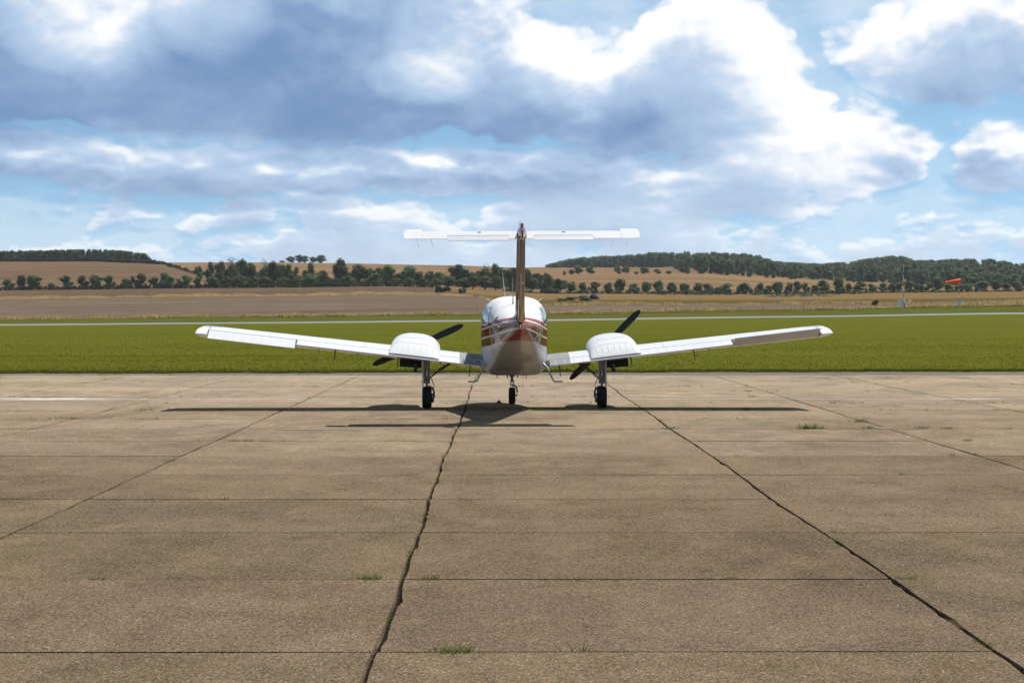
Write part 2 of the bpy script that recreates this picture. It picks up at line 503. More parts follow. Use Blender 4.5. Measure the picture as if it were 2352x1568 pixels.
rs = random.Random(8)
slabs = []
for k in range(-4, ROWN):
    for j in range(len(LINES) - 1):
        y0, y1 = ROW0 + ROWS * k, ROW0 + ROWS * (k + 1)
        ym = max(y0, 4)
        if LINES[j + 1] < -0.245 * (y1 + 3) - 1.0 or LINES[j] > 0.245 * (y1 + 3) + 1.0: continue
        gl = (0.0105 if j == 6 else 0.009 if j > 6 else 0.014) * rs.uniform(.85, 1.2); gr = (0.0105 if j + 1 == 6 else 0.009 if j + 1 > 6 else 0.014) * rs.uniform(.85, 1.2)
        gy = rs.uniform(0.004, 0.009)
        NY, NX = (14 if j in (5, 6) else 8), 4
        def corner(s, t):
            yy = row_y(k, LINES[j]) + (row_y(k + 1, LINES[j]) - row_y(k, LINES[j])) * t
            xa, xb = line_x(j, yy) + gl, line_x(j + 1, yy) - gr
            x = xa + (xb - xa) * s
            ya, yb = row_y(k, x) + gy, row_y(k + 1, x) - gy
            return x, ya + (yb - ya) * t
        per = [corner(i / NX, 0) for i in range(NX)] + [corner(1, i / NY) for i in range(NY)] + [corner(1 - i / NX, 1) for i in range(NX)] + [corner(0, 1 - i / NY) for i in range(NY)]
        n = len(per)
        cx = sum(p[0] for p in per) / n; cy = sum(p[1] for p in per) / n
        dz = rs.uniform(-.0022, .0022); tx = rs.uniform(-.0006, .0006); ty = rs.uniform(-.0006, .0006)
        top, bot = [], []
        for (x, y) in per:
            chip = rs.uniform(.002, .011) if rs.random() < .8 else rs.uniform(.012, .028)
            r = math.hypot(x - cx, y - cy)
            z = dz + tx * (x - cx) + ty * (y - cy)
            top.append((x - (x - cx) / r * chip, y - (y - cy) / r * chip, z)); bot.append((x, y, -0.030))
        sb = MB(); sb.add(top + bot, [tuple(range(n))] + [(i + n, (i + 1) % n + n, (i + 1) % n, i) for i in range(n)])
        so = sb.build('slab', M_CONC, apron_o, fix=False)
        w_ = 1.10 * rs.uniform(.93, 1.07) * (.93 if k < 2 else 1.02 if k < 4 else 1.12 if k < 5 else 1.36 if k < 7 else 1.48 if k < 9 else 1.66 if k < 11 else 1.82)  # bays paler from wear, plus grazing light put into the colour farther out
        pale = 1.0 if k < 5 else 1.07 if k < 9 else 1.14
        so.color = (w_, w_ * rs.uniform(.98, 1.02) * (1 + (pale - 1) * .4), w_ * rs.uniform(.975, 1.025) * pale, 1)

# the rest of the apron, to the sides and behind the camera, as plain sheets of the same concrete
for nm, (x0, x1, y0, y1) in {'apron_beyond': (-150, 150, -110, ROW0 - 4 * ROWS - .05), 'apron_west': (-150, -21.5, ROW0 - 4 * ROWS, 62.7), 'apron_east': (20.5, 150, ROW0 - 4 * ROWS, 62.7)}.items():
    mb = MB(); mb.add([(x0, y0, -.004), (x1, y0, -.004), (x1, y1, -.004), (x0, y1, -.004)], [(0, 1, 2, 3)])
    mb.build(nm, M_CONC, fix=False, kind='structure')


def edge_n(x): return .22 * math.sin(x * 1.3) + .16 * math.sin(x * 4.1 + 1) + .12 * math.sin(x * 9.7) + .10 * math.sin(x * 17.3 + 2)


def edge_y(x):       # where the concrete ends and the grass begins
    return 65.85 + 0.073 * x


mb = MB()
xs = [-150 + i * 2.0 for i in range(151)]
va = [(x, ROW0 + ROWS * ROWN + 0.01 - ROT * x + .02 * math.sin(x * 2.1), -0.010) for x in xs]; vb = [(x, edge_y(x) + 1.2, -0.010) for x in xs]
mb.add(va + vb, [(i, i + 1, i + 1 + len(xs), i + len(xs)) for i in range(len(xs) - 1)])
mb.build('apron_edging', M_EDGE, fix=False, kind='structure')


# painted lines and old patches, worn through
def worn(name, col, keep):
    m, nt, b = new_mat(name)
    tc = tcoord(nt)
    n = noise(nt, scaled(nt, tc, 1, 3, 1), 7, 6, 0.7)
    big = noise(nt, scaled(nt, tc, 0.4, 1, 1), 1.0, 3, 0.5)
    b.inputs['Base Color'].default_value = (*col, 1); b.inputs['Roughness'].default_value = 0.8
    b.inputs['Specular IOR Level'].default_value = 0.0
    tr = nt.nodes.new('ShaderNodeBsdfTransparent'); mx = nt.nodes.new('ShaderNodeMixShader')
    fac = (n + (big - 0.5) * 0.7).smooth(keep - .12, keep + .08)
    nt.links.new(fac.v, mx.inputs[0]); nt.links.new(b.outputs[0], mx.inputs[1]); nt.links.new(tr.outputs[0], mx.inputs[2])
    nt.links.new(mx.outputs[0], nt.nodes['Material Output'].inputs[0])
    return m


M_PAINT = worn('worn_white_paint', (0.42, 0.395, 0.35), 0.53)
M_PATCH = worn('pale_repair', (0.20, 0.175, 0.135), 0.55)


def ground_at(x, y):
    d = HC * F / (y - HZ)
    return ((x - 1176) / F * d, d)


def sheet(name, pts, mat, parent, z=0.0062):
    mb = MB(); mb.add([(*ground_at(*p), z) for p in pts], [tuple(range(len(pts)))])
    return mb.build(name, mat, parent, fix=False)


def ribbon(name, top, bot, mat, parent, z=0.0062):
    a = [(*ground_at(*p), z) for p in bot]; b = [(*ground_at(*p), z) for p in top]; n = len(a)
    mb = MB(); mb.add(a + b, [(i, i + 1, i + 1 + n, i + n) for i in range(n - 1)])
    return mb.build(name, mat, parent, fix=False)


ribbon('painted_line', [(-300, 912.5), (0, 913.4), (150, 914.0), (270, 915.6), (420, 917.3), (800, 917.6), (1176, 917.8), (1600, 917.1), (1900, 916.5), (2050, 915.6), (2150, 915.0), (2352, 914.8), (2600, 914.4)],
       [(-300, 919.6), (0, 919.6), (150, 919.0), (270, 918.6), (420, 918.3), (800, 918.4), (1176, 918.6), (1600, 917.9), (1900, 917.4), (2050, 917.2), (2150, 919.0), (2352, 916.0), (2600, 915.6)], M_PAINT, apron_o)
for q in ([(1790, 872), (1880, 873.5), (1872, 875), (1796, 874)], [(1875, 882), (1925, 880.5), (1930, 884), (1868, 884.5)], [(2040, 899), (2120, 900), (2130, 902.5), (2046, 901)],
          [(660, 985.2), (860, 985.6), (850, 988), (640, 987)], [(88, 957.2), (160, 957.5), (155, 959), (92, 958.4)], [(2010, 981), (2120, 982), (2110, 986), (2004, 985)]):
    sheet('repair_patch', q, M_PATCH, apron_o, 0.0055)


# ------------------------------------------------------------------ the land beyond: curves across the view (row in the picture, distance)
C1 = [(0, 747.5), (551, 743), (1150, 738), (1790, 729), (2352, 721)]
C2 = [(0, 744.2), (551, 739.8), (1150, 734.4), (1790, 725.6), (2352, 717.4)]
C3 = [(0, 735), (551, 728), (1150, 722.5), (1790, 712.5), (2352, 701.5)]
C4 = [(0, 687), (551, 680), (976, 675.5), (1060, 679), (1139, 688), (1220, 700.5), (1500, 700), (1790, 699), (2352, 695.5)]
C5 = [(0, 666.5), (551, 661), (900, 657.5), (1000, 660), (1139, 668), (1250, 674), (1790, 676), (2100, 672), (2352, 669)]
C6 = [(0, 600), (210, 600), (300, 603.5), (390, 608), (441, 621), (500, 631), (550, 638.5), (650, 650), (800, 664)]
C7 = [(0, 650), (1000, 640), (1250, 633), (1375, 630), (1610, 630), (1788, 641), (2039, 651), (2352, 655)]
C8 = [(0, 604), (566, 602.5), (751, 604), (1026, 609), (1200, 614.5), (1258, 613.5), (1540, 613), (1650, 604), (1830, 602), (1900, 608), (2050, 600), (2200, 606), (2352, 611)]
D1, D2, D3, D4, D5, D6, D7, D8 = 425.0, 490.0, 540.0, 800.0, 1000.0, 1450.0, 1500.0, 2150.0
XS_ALL = [-2600 + 50 * i for i in range(152)]


def d4(x): return D4 if x < 1000 else (D4 - (D4 - 660) * min(1, (x - 1000) / 220))


def strip(name, rows, mat, x0=-2600, x1=4950, step=40, sub=6, lo=None, hi=None):
    """rows: (distance or function, curve)"""
    xs = []; x = x0
    while x < x1 + 1: xs.append(x); x += step
    pts = []
    for x_ in xs:
        col = []; pr = []
        for r_, (d, c) in enumerate(rows):
            x = x_
            if lo: x = max(x, lo[r_])
            if hi: x = min(x, hi[r_])
            pr.append(P(x, interp(c, x), d(x) if callable(d) else d))
        for a, b in zip(pr, pr[1:]):
            for s in range(sub): col.append(a.lerp(b, s / sub))
        col.append(pr[-1]); pts.append(col)
    nr = len(pts[0]); v = [p for c in pts for p in c]
    f = [(i * nr + k, (i + 1) * nr + k, (i + 1) * nr + k + 1, i * nr + k + 1) for i in range(len(xs) - 1) for k in range(nr - 1)]
    mb = MB(); mb.add(v, f, 0, True)
    return mb.build(name, mat, fix=False, kind='structure')


# grass between apron and runway
xs = [i * 4.0 for i in range(-90, 91)]
mb = MB(); cols = []
rg = random.Random(3)
for x in [-330 + 5.0 * i for i in range(60)] + [-30 + .25 * i for i in range(240)] + [30 + 5.0 * i for i in range(61)]:
    e = edge_y(max(-150, min(150, x))) + edge_n(x)
    far = P(1176 + x / 425.0 * F * 1.0, interp(C1, 1176 + x / 425.0 * F), D1)
    a = Vector((x * 1.0 if abs(x) < 150 else x, e, 0.012))
    b = Vector((x * 1.15, e + 60, 0.02)); c = Vector((x * 1.35, 260, far.z * 0.35)); dd = Vector((x * 1.7, D1, 0))
    pxd = 1176 + dd.x / D1 * F; dd.z = P(pxd, interp(C1, pxd), D1).z
    cols.append([a, a + Vector((0, .25, .02)), b, c, dd])
nr = 5
mb.add([p for c in cols for p in c], [(i * nr + k, (i + 1) * nr + k, (i + 1) * nr + k + 1, i * nr + k + 1) for i in range(len(cols) - 1) for k in range(nr - 1)], 0, True)
mb.build('grass_field', M_GRASS, fix=False, kind='structure')

strip('runway', [(D1, C1), (D2, C2)], M_RUNWAY)
strip('runway_verge', [(D2, C2), (D3 + 4, C3)], M_VERGE)
strip('stubble_field', [(D3, C3), (d4, C4)], M_STUB)
C45 = [(x, interp(C4, x) * .55 + interp(C5, x) * .45) for x in range(-2600, 5000, 40)]
d45 = lambda x: d4(x) * .55 + D5 * .45
strip('upper_field', [(d4, C4), (d45, C45), (D5, C5)], M_STUB2, x1=1180, step=20, hi=(1165, 1084, 985))

strip('rough_meadow', [(d4, C4), (lambda x: d4(x) * .55 + D5 * .45, C45)], M_MEADOW, x0=960, step=20, lo=(1165, 1084))
strip('golden_field', [(lambda x: d4(x) * .55 + D5 * .45, C45), (D5, C5)], M_GOLD, x0=960, step=20, lo=(1084, 985))
strip('hill_field', [(D5, C5), (1220, [(x, interp(C5, x) * .48 + interp(C6, x) * .52) for x in range(-2600, 820, 20)]), (D6, C6), (1700, [(x, y + 10) for x, y in C6])], M_HILL, x1=800, step=20)
strip('far_hill', [(D5 + 4, C5), (D7, C7), (D8, C8), (2700, [(x, y + 14) for x, y in C8])], M_GOLD2, step=20)


def land_z(x, d):
    """height of the far ground at picture column x and distance d"""
    if x < 780 and d <= D6:
        pr = [(D5, interp(C5, x)), (1220, interp(C5, x) * .48 + interp(C6, x) * .52), (D6, interp(C6, x))]
    else:
        pr = [(D5, interp(C5, x)), (D7, interp(C7, x)), (D8, interp(C8, x)), (2700, interp(C8, x) + 14)]
    pr = [(dd, HC - (y - HZ) / F * dd) for dd, y in pr]
    for (a, za), (b, zb) in zip(pr, pr[1:]):
        if d <= b: return za + (zb - za) * (d - a) / (b - a)
    return pr[-1][1]


# ------------------------------------------------------------------ foliage
def leaf_mat(name, lo, hi, tip):
    m, nt, b = new_mat(name)
    tc = tcoord(nt)
    rnd = X(nt, nt.nodes.new('ShaderNodeObjectInfo').outputs['Random'])
    n = noise(nt, tc, 5.0, 3, 0.6)
    col = mixc(nt, n.smooth(0.3, 0.7), lo, hi)
    n2 = noise(nt, tc, 17.0, 2, 0.6)
    col = mixc(nt, n2.smooth(0.55, 0.75) * 0.6, col, tip)
    hs = nt.nodes.new('ShaderNodeHueSaturation'); nt.links.new(col, hs.inputs['Color'])
    nt.links.new((rnd * 0.75 + 0.68).v, hs.inputs['Value']); nt.links.new((rnd * 0.06 + 0.465).v, hs.inputs['Hue'])
    b.inputs['Roughness'].default_value = 0.75; b.inputs['Specular IOR Level'].default_value = 0.08
    nt.links.new(hs.outputs[0], b.inputs['Base Color'])
    tr = nt.nodes.new('ShaderNodeBsdfTranslucent'); nt.links.new(hs.outputs[0], tr.inputs[0])
    mx = nt.nodes.new('ShaderNodeMixShader'); mx.inputs[0].default_value = 0.40
    nt.links.new(b.outputs[0], mx.inputs[1]); nt.links.new(tr.outputs[0], mx.inputs[2])
    nt.links.new(mx.outputs[0], nt.nodes['Material Output'].inputs[0])
    return m


M_LEAF = leaf_mat('tree_leaves', (0.058, 0.084, 0.034), (0.092, 0.126, 0.042), (0.135, 0.160, 0.050))
M_LEAFD = leaf_mat('dark_leaves', (0.044, 0.064, 0.032), (0.070, 0.096, 0.040), (0.105, 0.122, 0.045))
M_WOOD = leaf_mat('wood_leaves', (0.052, 0.074, 0.040), (0.082, 0.110, 0.048), (0.120, 0.140, 0.050))
M_BARK = plain('bark', (0.070, 0.055, 0.040), 0.9, var=0.3, vscale=4)


def crown_arrays(seed, n_lumps=12, per=42, leaf=0.075, low=0.06, sparse=False, shape='round'):
    """unit crown: width 1, height 1, base at z=0. returns verts, quads"""
    r = random.Random(seed)
    lumps = []
    for i in range(n_lumps):
        t = (i + .5) / n_lumps
        z = low + .14 + t * (1 - low - .30)
        if shape == 'round': w = math.sin(math.pi * (0.16 + 0.74 * t)) ** .7
        elif shape == 'tall': w = math.sin(math.pi * (0.22 + 0.70 * t)) ** .8
        else: w = math.sin(math.pi * (0.05 + 0.72 * (1 - t)) ) ** .6 * 1.0
        a = r.uniform(0, 6.283); rad = .30 * w * r.uniform(.35, 1.1)
        lumps.append((Vector((rad * math.cos(a), rad * math.sin(a), z)), (.15 + .10 * w) * r.uniform(.75, 1.2)))
    lumps.append((Vector((r.uniform(-.1, .1), r.uniform(-.1, .1), .84)), .15))
    V, Q = [], []
    # lumpy inner bodies so that the crown is not see-through everywhere
    ico = [Vector((0, 0, 1)), Vector((0, 0, -1))] + [Vector((math.cos(k * 1.2566), math.sin(k * 1.2566), .45)).normalized() for k in range(5)] + [Vector((math.cos(k * 1.2566 + .63), math.sin(k * 1.2566 + .63), -.45)).normalized() for k in range(5)]
    fc = [(0, 2 + k, 2 + (k + 1) % 5, 0) for k in range(5)] + [(2 + k, 7 + k, 2 + (k + 1) % 5, 2 + k) for k in range(5)] + [(7 + k, 7 + (k + 1) % 5, 2 + (k + 1) % 5, 7 + k) for k in range(5)] + [(1, 7 + (k + 1) % 5, 7 + k, 1) for k in range(5)]
    if not sparse:
        for c, rad in lumps:
            o = len(V)
            for p in ico:
                V.append(c + p * rad * r.uniform(.55, .80))
            Q += [tuple(i + o for i in f[:3]) for f in fc]
    for c, rad in lumps:
        for _ in range(per):
            nrm = Vector((r.gauss(0, 1), r.gauss(0, 1), r.gauss(0, 1) + .25)).normalized()
            p = c + Vector((nrm.x, nrm.y, nrm.z * .85)) * rad * r.uniform(.72, 1.16)
            n2 = (nrm + Vector((r.uniform(-.9, .9), r.uniform(-.9, .9), r.uniform(-.6, .9)))).normalized()
            a = n2.orthogonal().normalized(); b = n2.cross(a)
            s = leaf * r.uniform(.5, 1.25)
            o = len(V)
            V += [p + a * s * r.uniform(.3, .6), p + b * s * r.uniform(.3, .6), p - a * s * r.uniform(.3, .6), p - b * s * r.uniform(.3, .6)]
            Q.append((o, o + 1, o + 2, o + 3))
    hx = max(abs(p.x) for p in V) + max(abs(p.y) for p in V); zt = max(p.z for p in V)
    V = [Vector((p.x / hx * 1.06, p.y / hx * 1.06, p.z / zt)) for p in V]
    return V, Q


CROWNS = []
for i in range(7):
    V, Q = crown_arrays(100 + i, 11 + i % 3, 46, shape=['round', 'round', 'round', 'tall', 'round', 'cone', 'round'][i], low=[.10, .06, .16, .04, .08, .12, .05][i])
    mb = MB(); mb.add(V, Q); CROWNS.append(mb.mesh('crown', M_LEAF))
V, Q = crown_arrays(140, 9, 22, leaf=.06, sparse=True, low=.35)
mb = MB(); mb.add(V, Q); CROWN_SPARSE = mb.mesh('crown', M_LEAFD)
V, Q = crown_arrays(141, 12, 46, shape='round', low=.02)
mb = MB(); mb.add(V, Q); CROWN_BIG = mb.mesh('crown', M_LEAFD)


def trunk_mesh(seed):
    r = random.Random(seed); mb = MB()
    top = Vector((r.uniform(-.05, .05), r.uniform(-.05, .05), .72))
    mb.tube([(0, 0, -.04), (0.01, 0, .12), (top.x * .5, top.y * .5, .38), tuple(top)], [.050, .034, .026, .008], 6)
    for k in range(5):
        a = k * 1.3 + r.uniform(0, .6); z = .26 + .09 * k
        mb.tube([(top.x * z, top.y * z, z), (.16 * math.cos(a), .16 * math.sin(a), z + .13), (.27 * math.cos(a), .27 * math.sin(a), z + .26)], [.018, .011, .004], 5)
    return mb.mesh('trunk', M_BARK)


TRUNKS = [trunk_mesh(i) for i in range(3)]
rt_ = random.Random(77)
TREES = []      # (x, top row, width, base row or None, distance, row key, special)
for c, t, w in [(75, 350, 120), (200, 320, 90), (310, 315, 150), (470, 395, 80), (610, 325, 118), (760, 315, 112), (880, 308, 132), (1005, 320, 112), (1150, 345, 100), (1212, 330, 62), (1290, 305, 122),
                (1415, 330, 92), (1508, 290, 112), (1562, 330, 122), (1640, 352, 62), (1710, 320, 122), (1815, 330, 70), (1950, 335, 132), (2080, 335, 112), (2200, 320, 112), (2320, 325, 92)]:
    TREES.append((c * .25, 551.2 + t * .25, w * .25, 1003, 'brown', ''))
for c, t, w in [(1830, 235, 72), (1932, 188, 84), (2025, 178, 100), (2135, 218, 105), (2205, 170, 95), (2300, 210, 90)]:
    TREES.append((c * .25, 551.2 + t * .25, w * .25, 1180, 'flank', ''))
TREES.append((2128 * .25, 551.2 + 157 * .25, 21, 1200, 'flank', 'sparse'))
for c, t, w, s in [(30, 178, 85, ''), (100, 210, 70, ''), (222, 170, 62, 'sparse'), (235, 235, 110, ''), (310, 180, 90, ''), (380, 222, 90, ''), (440, 210, 75, ''), (510, 240, 62, ''), (648, 192, 78, ''), (600, 270, 95, ''), (760, 270, 110, ''),
                   (918, 168, 92, ''), (930, 232, 120, ''), (1090, 222, 140, ''), (1190, 252, 95, ''), (1270, 240, 85, ''), (1365, 225, 110, ''), (1460, 300, 100, ''), (1550, 225, 120, ''), (1650, 285, 110, ''), (1740, 280, 100, ''), (1830, 290, 100, ''),
                   (1900, 322, 90, ''), (2000, 213, 160, 'big'), (2100, 300, 130, 'big'), (2262, 215, 60, 'sparse'), (2262, 252, 130, ''), (2340, 215, 95, ''), (2400, 255, 120, 'big'), (2500, 245, 130, 'big')]:
    TREES.append((551 + c * .25, 551.2 + t * .25, w * .25, 1060, 'belt', s))
for c, t, w in [(0, 325, 110), (130, 340, 110), (230, 330, 120), (380, 340, 100), (490, 308, 110), (640, 310, 150), (880, 350, 90), (995, 325, 110), (1172, 350, 70), (1250, 300, 90), (1430, 350, 80), (1560, 345, 100), (1690, 345, 90), (1800, 350, 90),
                (1920, 335, 110), (2060, 340, 100), (2140, 325, 130), (2250, 320, 130), (2350, 330, 110)]:
    TREES.append((551 + c * .25, 551.2 + t * .25, w * .25, 1010, 'front', ''))
for c, t, w in [(40, 262, 110), (90, 342, 112), (195, 385, 90), (235, 300, 105), (330, 350, 125), (450, 370, 105), (555, 385, 92), (660, 375, 105), (790, 388, 78), (897, 350, 118), (1025, 395, 105), (1140, 378, 108), (1255, 370, 112), (1370, 385, 88), (1485, 395, 98),
                (1612, 388, 92), (1705, 392, 102), (1870, 390, 122), (2035, 390, 128), (2190, 390, 72), (2262, 412, 82), (2330, 380, 74)]:
    TREES.append((1200 + c * .25, 551.2 + t * .25, w * .25, 1006, 'gold', ''))
for c, t, w in [(95, 380, 102), (195, 385, 74), (270, 375, 84), (345, 385, 78), (430, 410, 92), (512, 362, 112), (650, 320, 122), (740, 395, 62), (840, 380, 112), (955, 395, 102), (1060, 390, 102), (1140, 400, 82), (1190, 382, 104), (1292, 365, 92), (1375, 400, 92), (1475, 385, 104), (1570, 338, 104),
                (1660, 400, 92), (1760, 400, 92), (1830, 398, 84), (1960, 370, 132), (2100, 360, 104), (2190, 390, 92), (2290, 370, 112)]:
    TREES.append((1764 + c * .25, 551.2 + t * .25, w * .25, 1006, 'gold', ''))
for c, t, w in [(385, 280, 42), (450, 268, 62), (517, 235, 85), (625, 235, 92), (880, 245, 72), (950, 243, 82), (1045, 285, 52), (1120, 245, 96), (1240, 265, 76), (1345, 280, 62)]:
    TREES.append((1200 + c * .25, 551.2 + t * .25, w * .25, 1500, 'upper', ''))
for c, t, w in [(470, 150, 90), (545, 136, 90), (600, 142, 80), (668, 155, 70), (748, 138, 115), (385, 188, 60)]:
    TREES.append((551 + c * .25, 551.2 + t * .25, w * .25, 2150, 'ridge', ''))
ROWTEXT = {'brown': ('tree from the left in the hedgerow below the brown hillside', 'trees in the hedgerow below the brown hill'),
           'flank': ('tree from the left on the flank of the brown hill', 'trees on the hill flank'),
           'belt': ('tree from the left in the tall belt before the golden slope', 'tall trees of the central belt'),
           'front': ('tree from the left in the low front row of the central belt', 'low trees in front of the belt'),
           'gold': ('tree from the tail fin rightwards in the hedgerow below the golden field', 'trees in the right hedgerow'),
           'upper': ('tree from the left in the hedge across the upper golden field', 'trees across the upper golden field'),
           'ridge': ('tree from the left in the clump on the left-hand skyline', 'tree clump on the skyline')}
for key in ROWTEXT:
    row = sorted([t for t in TREES if t[4] == key])
    for i, (x, top, w, d, _, sp) in enumerate(row):
        d = d + rt_.uniform(-3, 6)
        p = P(x, HZ, d); z = land_z(x, d)
        h = (HC - (top - HZ) / F * d) - z
        wid = w / F * d
        txt, grp = ROWTEXT[key]
        size = 'bare-branched' if sp == 'sparse' else ('big dark' if sp == 'big' else ('tall' if h > 11 else ('slender' if wid < h * .62 else ('small' if h < 5 else 'rounded'))))
        t = empty('tree', (p.x, p.y, z), rt_.uniform(0, 6.28), label='%s green %s %s' % (size, ordinal(i), txt), category='tree', group=grp)
        kw = {'belt': 1.5, 'front': 1.4, 'flank': 1.3, 'ridge': 1.25}.get(key, 1.18)
        t.scale = (wid * kw, wid * kw, h * rt_.uniform(.97, 1.05))
        me = CROWN_SPARSE if sp == 'sparse' else CROWN_BIG if sp == 'big' or key == 'ridge' else CROWNS[rt_.randrange(7)]
        for nm, m_ in (('crown', me), ('trunk', TRUNKS[i % 3])):
            o = bpy.data.objects.new(nm, m_); COL.objects.link(o); o.parent = t


def mass(name, items, mat, seed, per=26, lumps=7, **tags):
    """many crowns in one mesh: items = (x, y, z, width, height)"""
    r = random.Random(seed)
    protos = []
    for i in range(6):
        V, Q = crown_arrays(seed * 10 + i, lumps, per, leaf=.11, low=0.0)
        protos.append((np.array([tuple(p) for p in V]), Q))
    mb = MB()
    for (x, y, z, w, h) in items:
        V, Q = protos[r.randrange(6)]
        a = r.uniform(0, 6.283); c, s = math.cos(a), math.sin(a)
        W = np.empty_like(V)
        W[:, 0] = (V[:, 0] * c - V[:, 1] * s) * w * 1.0 + x; W[:, 1] = (V[:, 0] * s + V[:, 1] * c) * w * 1.0 + y; W[:, 2] = V[:, 2] * h + z
        o = len(mb.v)
        mb.v += W.tolist(); mb.f += [tuple(i + o for i in q) for q in Q]; mb.m += [0] * len(Q); mb.sm += [False] * len(Q)
    return mb.build(name, mat, fix=False, **tags)


# woods: masses of crowns that read as one
rwd = random.Random(12)
W_TOPL = [(0, 575), (160, 572.5), (250, 572), (300, 576), (330, 580), (345, 593), (370, 600), (392, 604)]
items = []
for i in range(230):
    x = rwd.uniform(-300, 388); d = 1462 + rwd.uniform(0, 60)
    top = interp(W_TOPL, x) + rwd.uniform(-1, 3.5); z = HC - (interp(C6, x) - HZ) / F * D6 - .5
    h = max(2.0, (HC - (top - HZ) / F * d) - z)
    items.append(((x - 1176) / F * d, d, z, rwd.uniform(4.5, 7.5) * (1 if x < 335 else .7), h))
for i in range(40):
    x = 60 + i * 2.2; d = 1462 + rwd.uniform(0, 20); z = HC - (interp(C6, x) - HZ) / F * D6 - .5
    items.append(((x - 1176) / F * d, d, z, rwd.uniform(4.5, 6.5), HC - (interp(W_TOPL, x) + rwd.uniform(0, 3) - HZ) / F * d - z))
mass('hilltop_wood', items, M_WOOD, 31, kind='stuff')
items = []
for i in range(130):
    x = -420 + i * 6.2 + rwd.uniform(-2, 2)
    d = 1446; z = HC - (interp(C6, x) - HZ) / F * D6 - .6
    items.append(((x - 1176) / F * d, d, z, rwd.uniform(3, 4.6), rwd.uniform(2.2, 3.6)))
for i in range(60):
    x = 385 + i * 4.0; d = D6 - 40 - i * 3
    z = land_z(x, d); items.append(((x - 1176) / F * d, d, z - .3, rwd.uniform(2.2, 3.6), rwd.uniform(1.6, 3.2)))
mass('hill_hedge', items, M_LEAFD, 32, kind='stuff', label='dark clipped hedge along the foot of the hilltop wood', category='hedge')
W_TOPR = [(1250, 611), (1262, 604), (1300, 594), (1330, 589), (1400, 585), (1450, 582), (1500, 578), (1575, 576), (1620, 577), (1700, 579), (1740, 585), (1790, 600), (1850, 605), (1950, 601), (1990, 592), (2040, 586), (2064, 585), (2110, 597), (2160, 594), (2210, 593), (2275, 592), (2320, 600), (2352, 602), (2500, 598)]
items = []
for i in range(620):
    x = rwd.uniform(1256, 2560)
    if x < 1548: d = rwd.uniform(2060, 2150)
    else: d = 1515 + rwd.random() ** 1.2 * 640
    if x > 2235 and 1980 < d < 2110: continue
    if 1792 < x < 1856 and d > 2020: continue
    z = land_z(x, d); lim = HC - (interp(W_TOPR, x) - HZ) / F * d
    h = rwd.uniform(9, 14) if x > 1548 else rwd.uniform(9, 15)
    if d > 2040: h = max(3.5, (lim - z) * rwd.uniform(.88, 1.08))
    h = min(h, max(3.0, lim - z + rwd.uniform(-1, .7)))
    items.append(((x - 1176) / F * d, d, z - .4, rwd.uniform(7, 11.5), h))
for i in range(170):
    x = rwd.uniform(1800, 2560); d = rwd.uniform(1290, 1560) if x > 2040 else rwd.uniform(1500, 1600); z = land_z(x, d)
    items.append(((x - 1176) / F * d, d, z - .4, rwd.uniform(6, 10), rwd.uniform(6, 11)))
mass('hillside_wood', items, M_WOOD, 33, kind='stuff')
BELT = [(455, 630), (520, 612), (600, 622), (700, 628), (800, 632), (900, 624), (1000, 622), (1060, 612), (1120, 618), (1180, 610), (1240, 618), (1290, 640)]
items = []
for i in range(210):
    x = rwd.uniform(500, 1300); d = rwd.uniform(1075, 1130); z = land_z(x, d)
    top = interp(BELT, x) + rwd.uniform(1, 15)
    items.append(((x - 1176) / F * d, d, z - .4, rwd.uniform(4, 7), max(2.5, HC - (top - HZ) / F * d - z)))
mass('belt_wood', items, M_WOOD, 38, per=30, kind='stuff')
# hedges and scrub in the valley
items = []
for i in range(210):
    x = -260 + i * 6.0 + rwd.uniform(-2, 2)
    if x > 1000: continue
    d = 998; z = land_z(x, D5)
    items.append(((x - 1176) / F * d, d, z - .3, rwd.uniform(2.0, 3.2), rwd.uniform(1.5, 2.7)))
mass('field_hedge', items, M_LEAFD, 34, per=20, kind='stuff', label='long low dark hedge under the left hedgerow trees', category='hedge')
items = []
for i in range(190):
    x = 1160 + i * 7.4 + rwd.uniform(-3, 3); d = 1001 + rwd.uniform(-3, 3); z = land_z(x, D5)
    items.append(((x - 1176) / F * d, d, z - .4, rwd.uniform(2.4, 5.0), rwd.choice([1.2, 1.8, 2.2, 3.4]) * rwd.uniform(.8, 1.2)))
mass('valley_hedge', items, M_LEAFD, 35, per=20, kind='stuff', label='ragged hedge under the right hedgerow trees', category='hedge')
items = []
SCR = [(1500, 690), (1560, 683), (1640, 679), (1700, 683), (1780, 676), (1880, 674), (1930, 678), (1990, 686)]
for i in range(260):
    x = rwd.uniform(1500, 1985); d = rwd.uniform(905, 975)
    y0 = interp(C45, x) * (1 - (d - 905) / 75.) + interp(C5, x) * ((d - 905) / 75.)
    z = HC - (y0 - HZ) / F * d
    lim = HC - (interp(SCR, x) + rwd.uniform(-1, 2) - HZ) / F * d
    items.append(((x - 1176) / F * d, d, z - .4, rwd.uniform(2.2, 4.0), max(.8, min(2.4, lim - z))))
mass('scrub_bank', items, M_WOOD, 36, per=20, kind='stuff', label='grey-green scrub on the low bank right of the aeroplane', category='scrub')
items = []
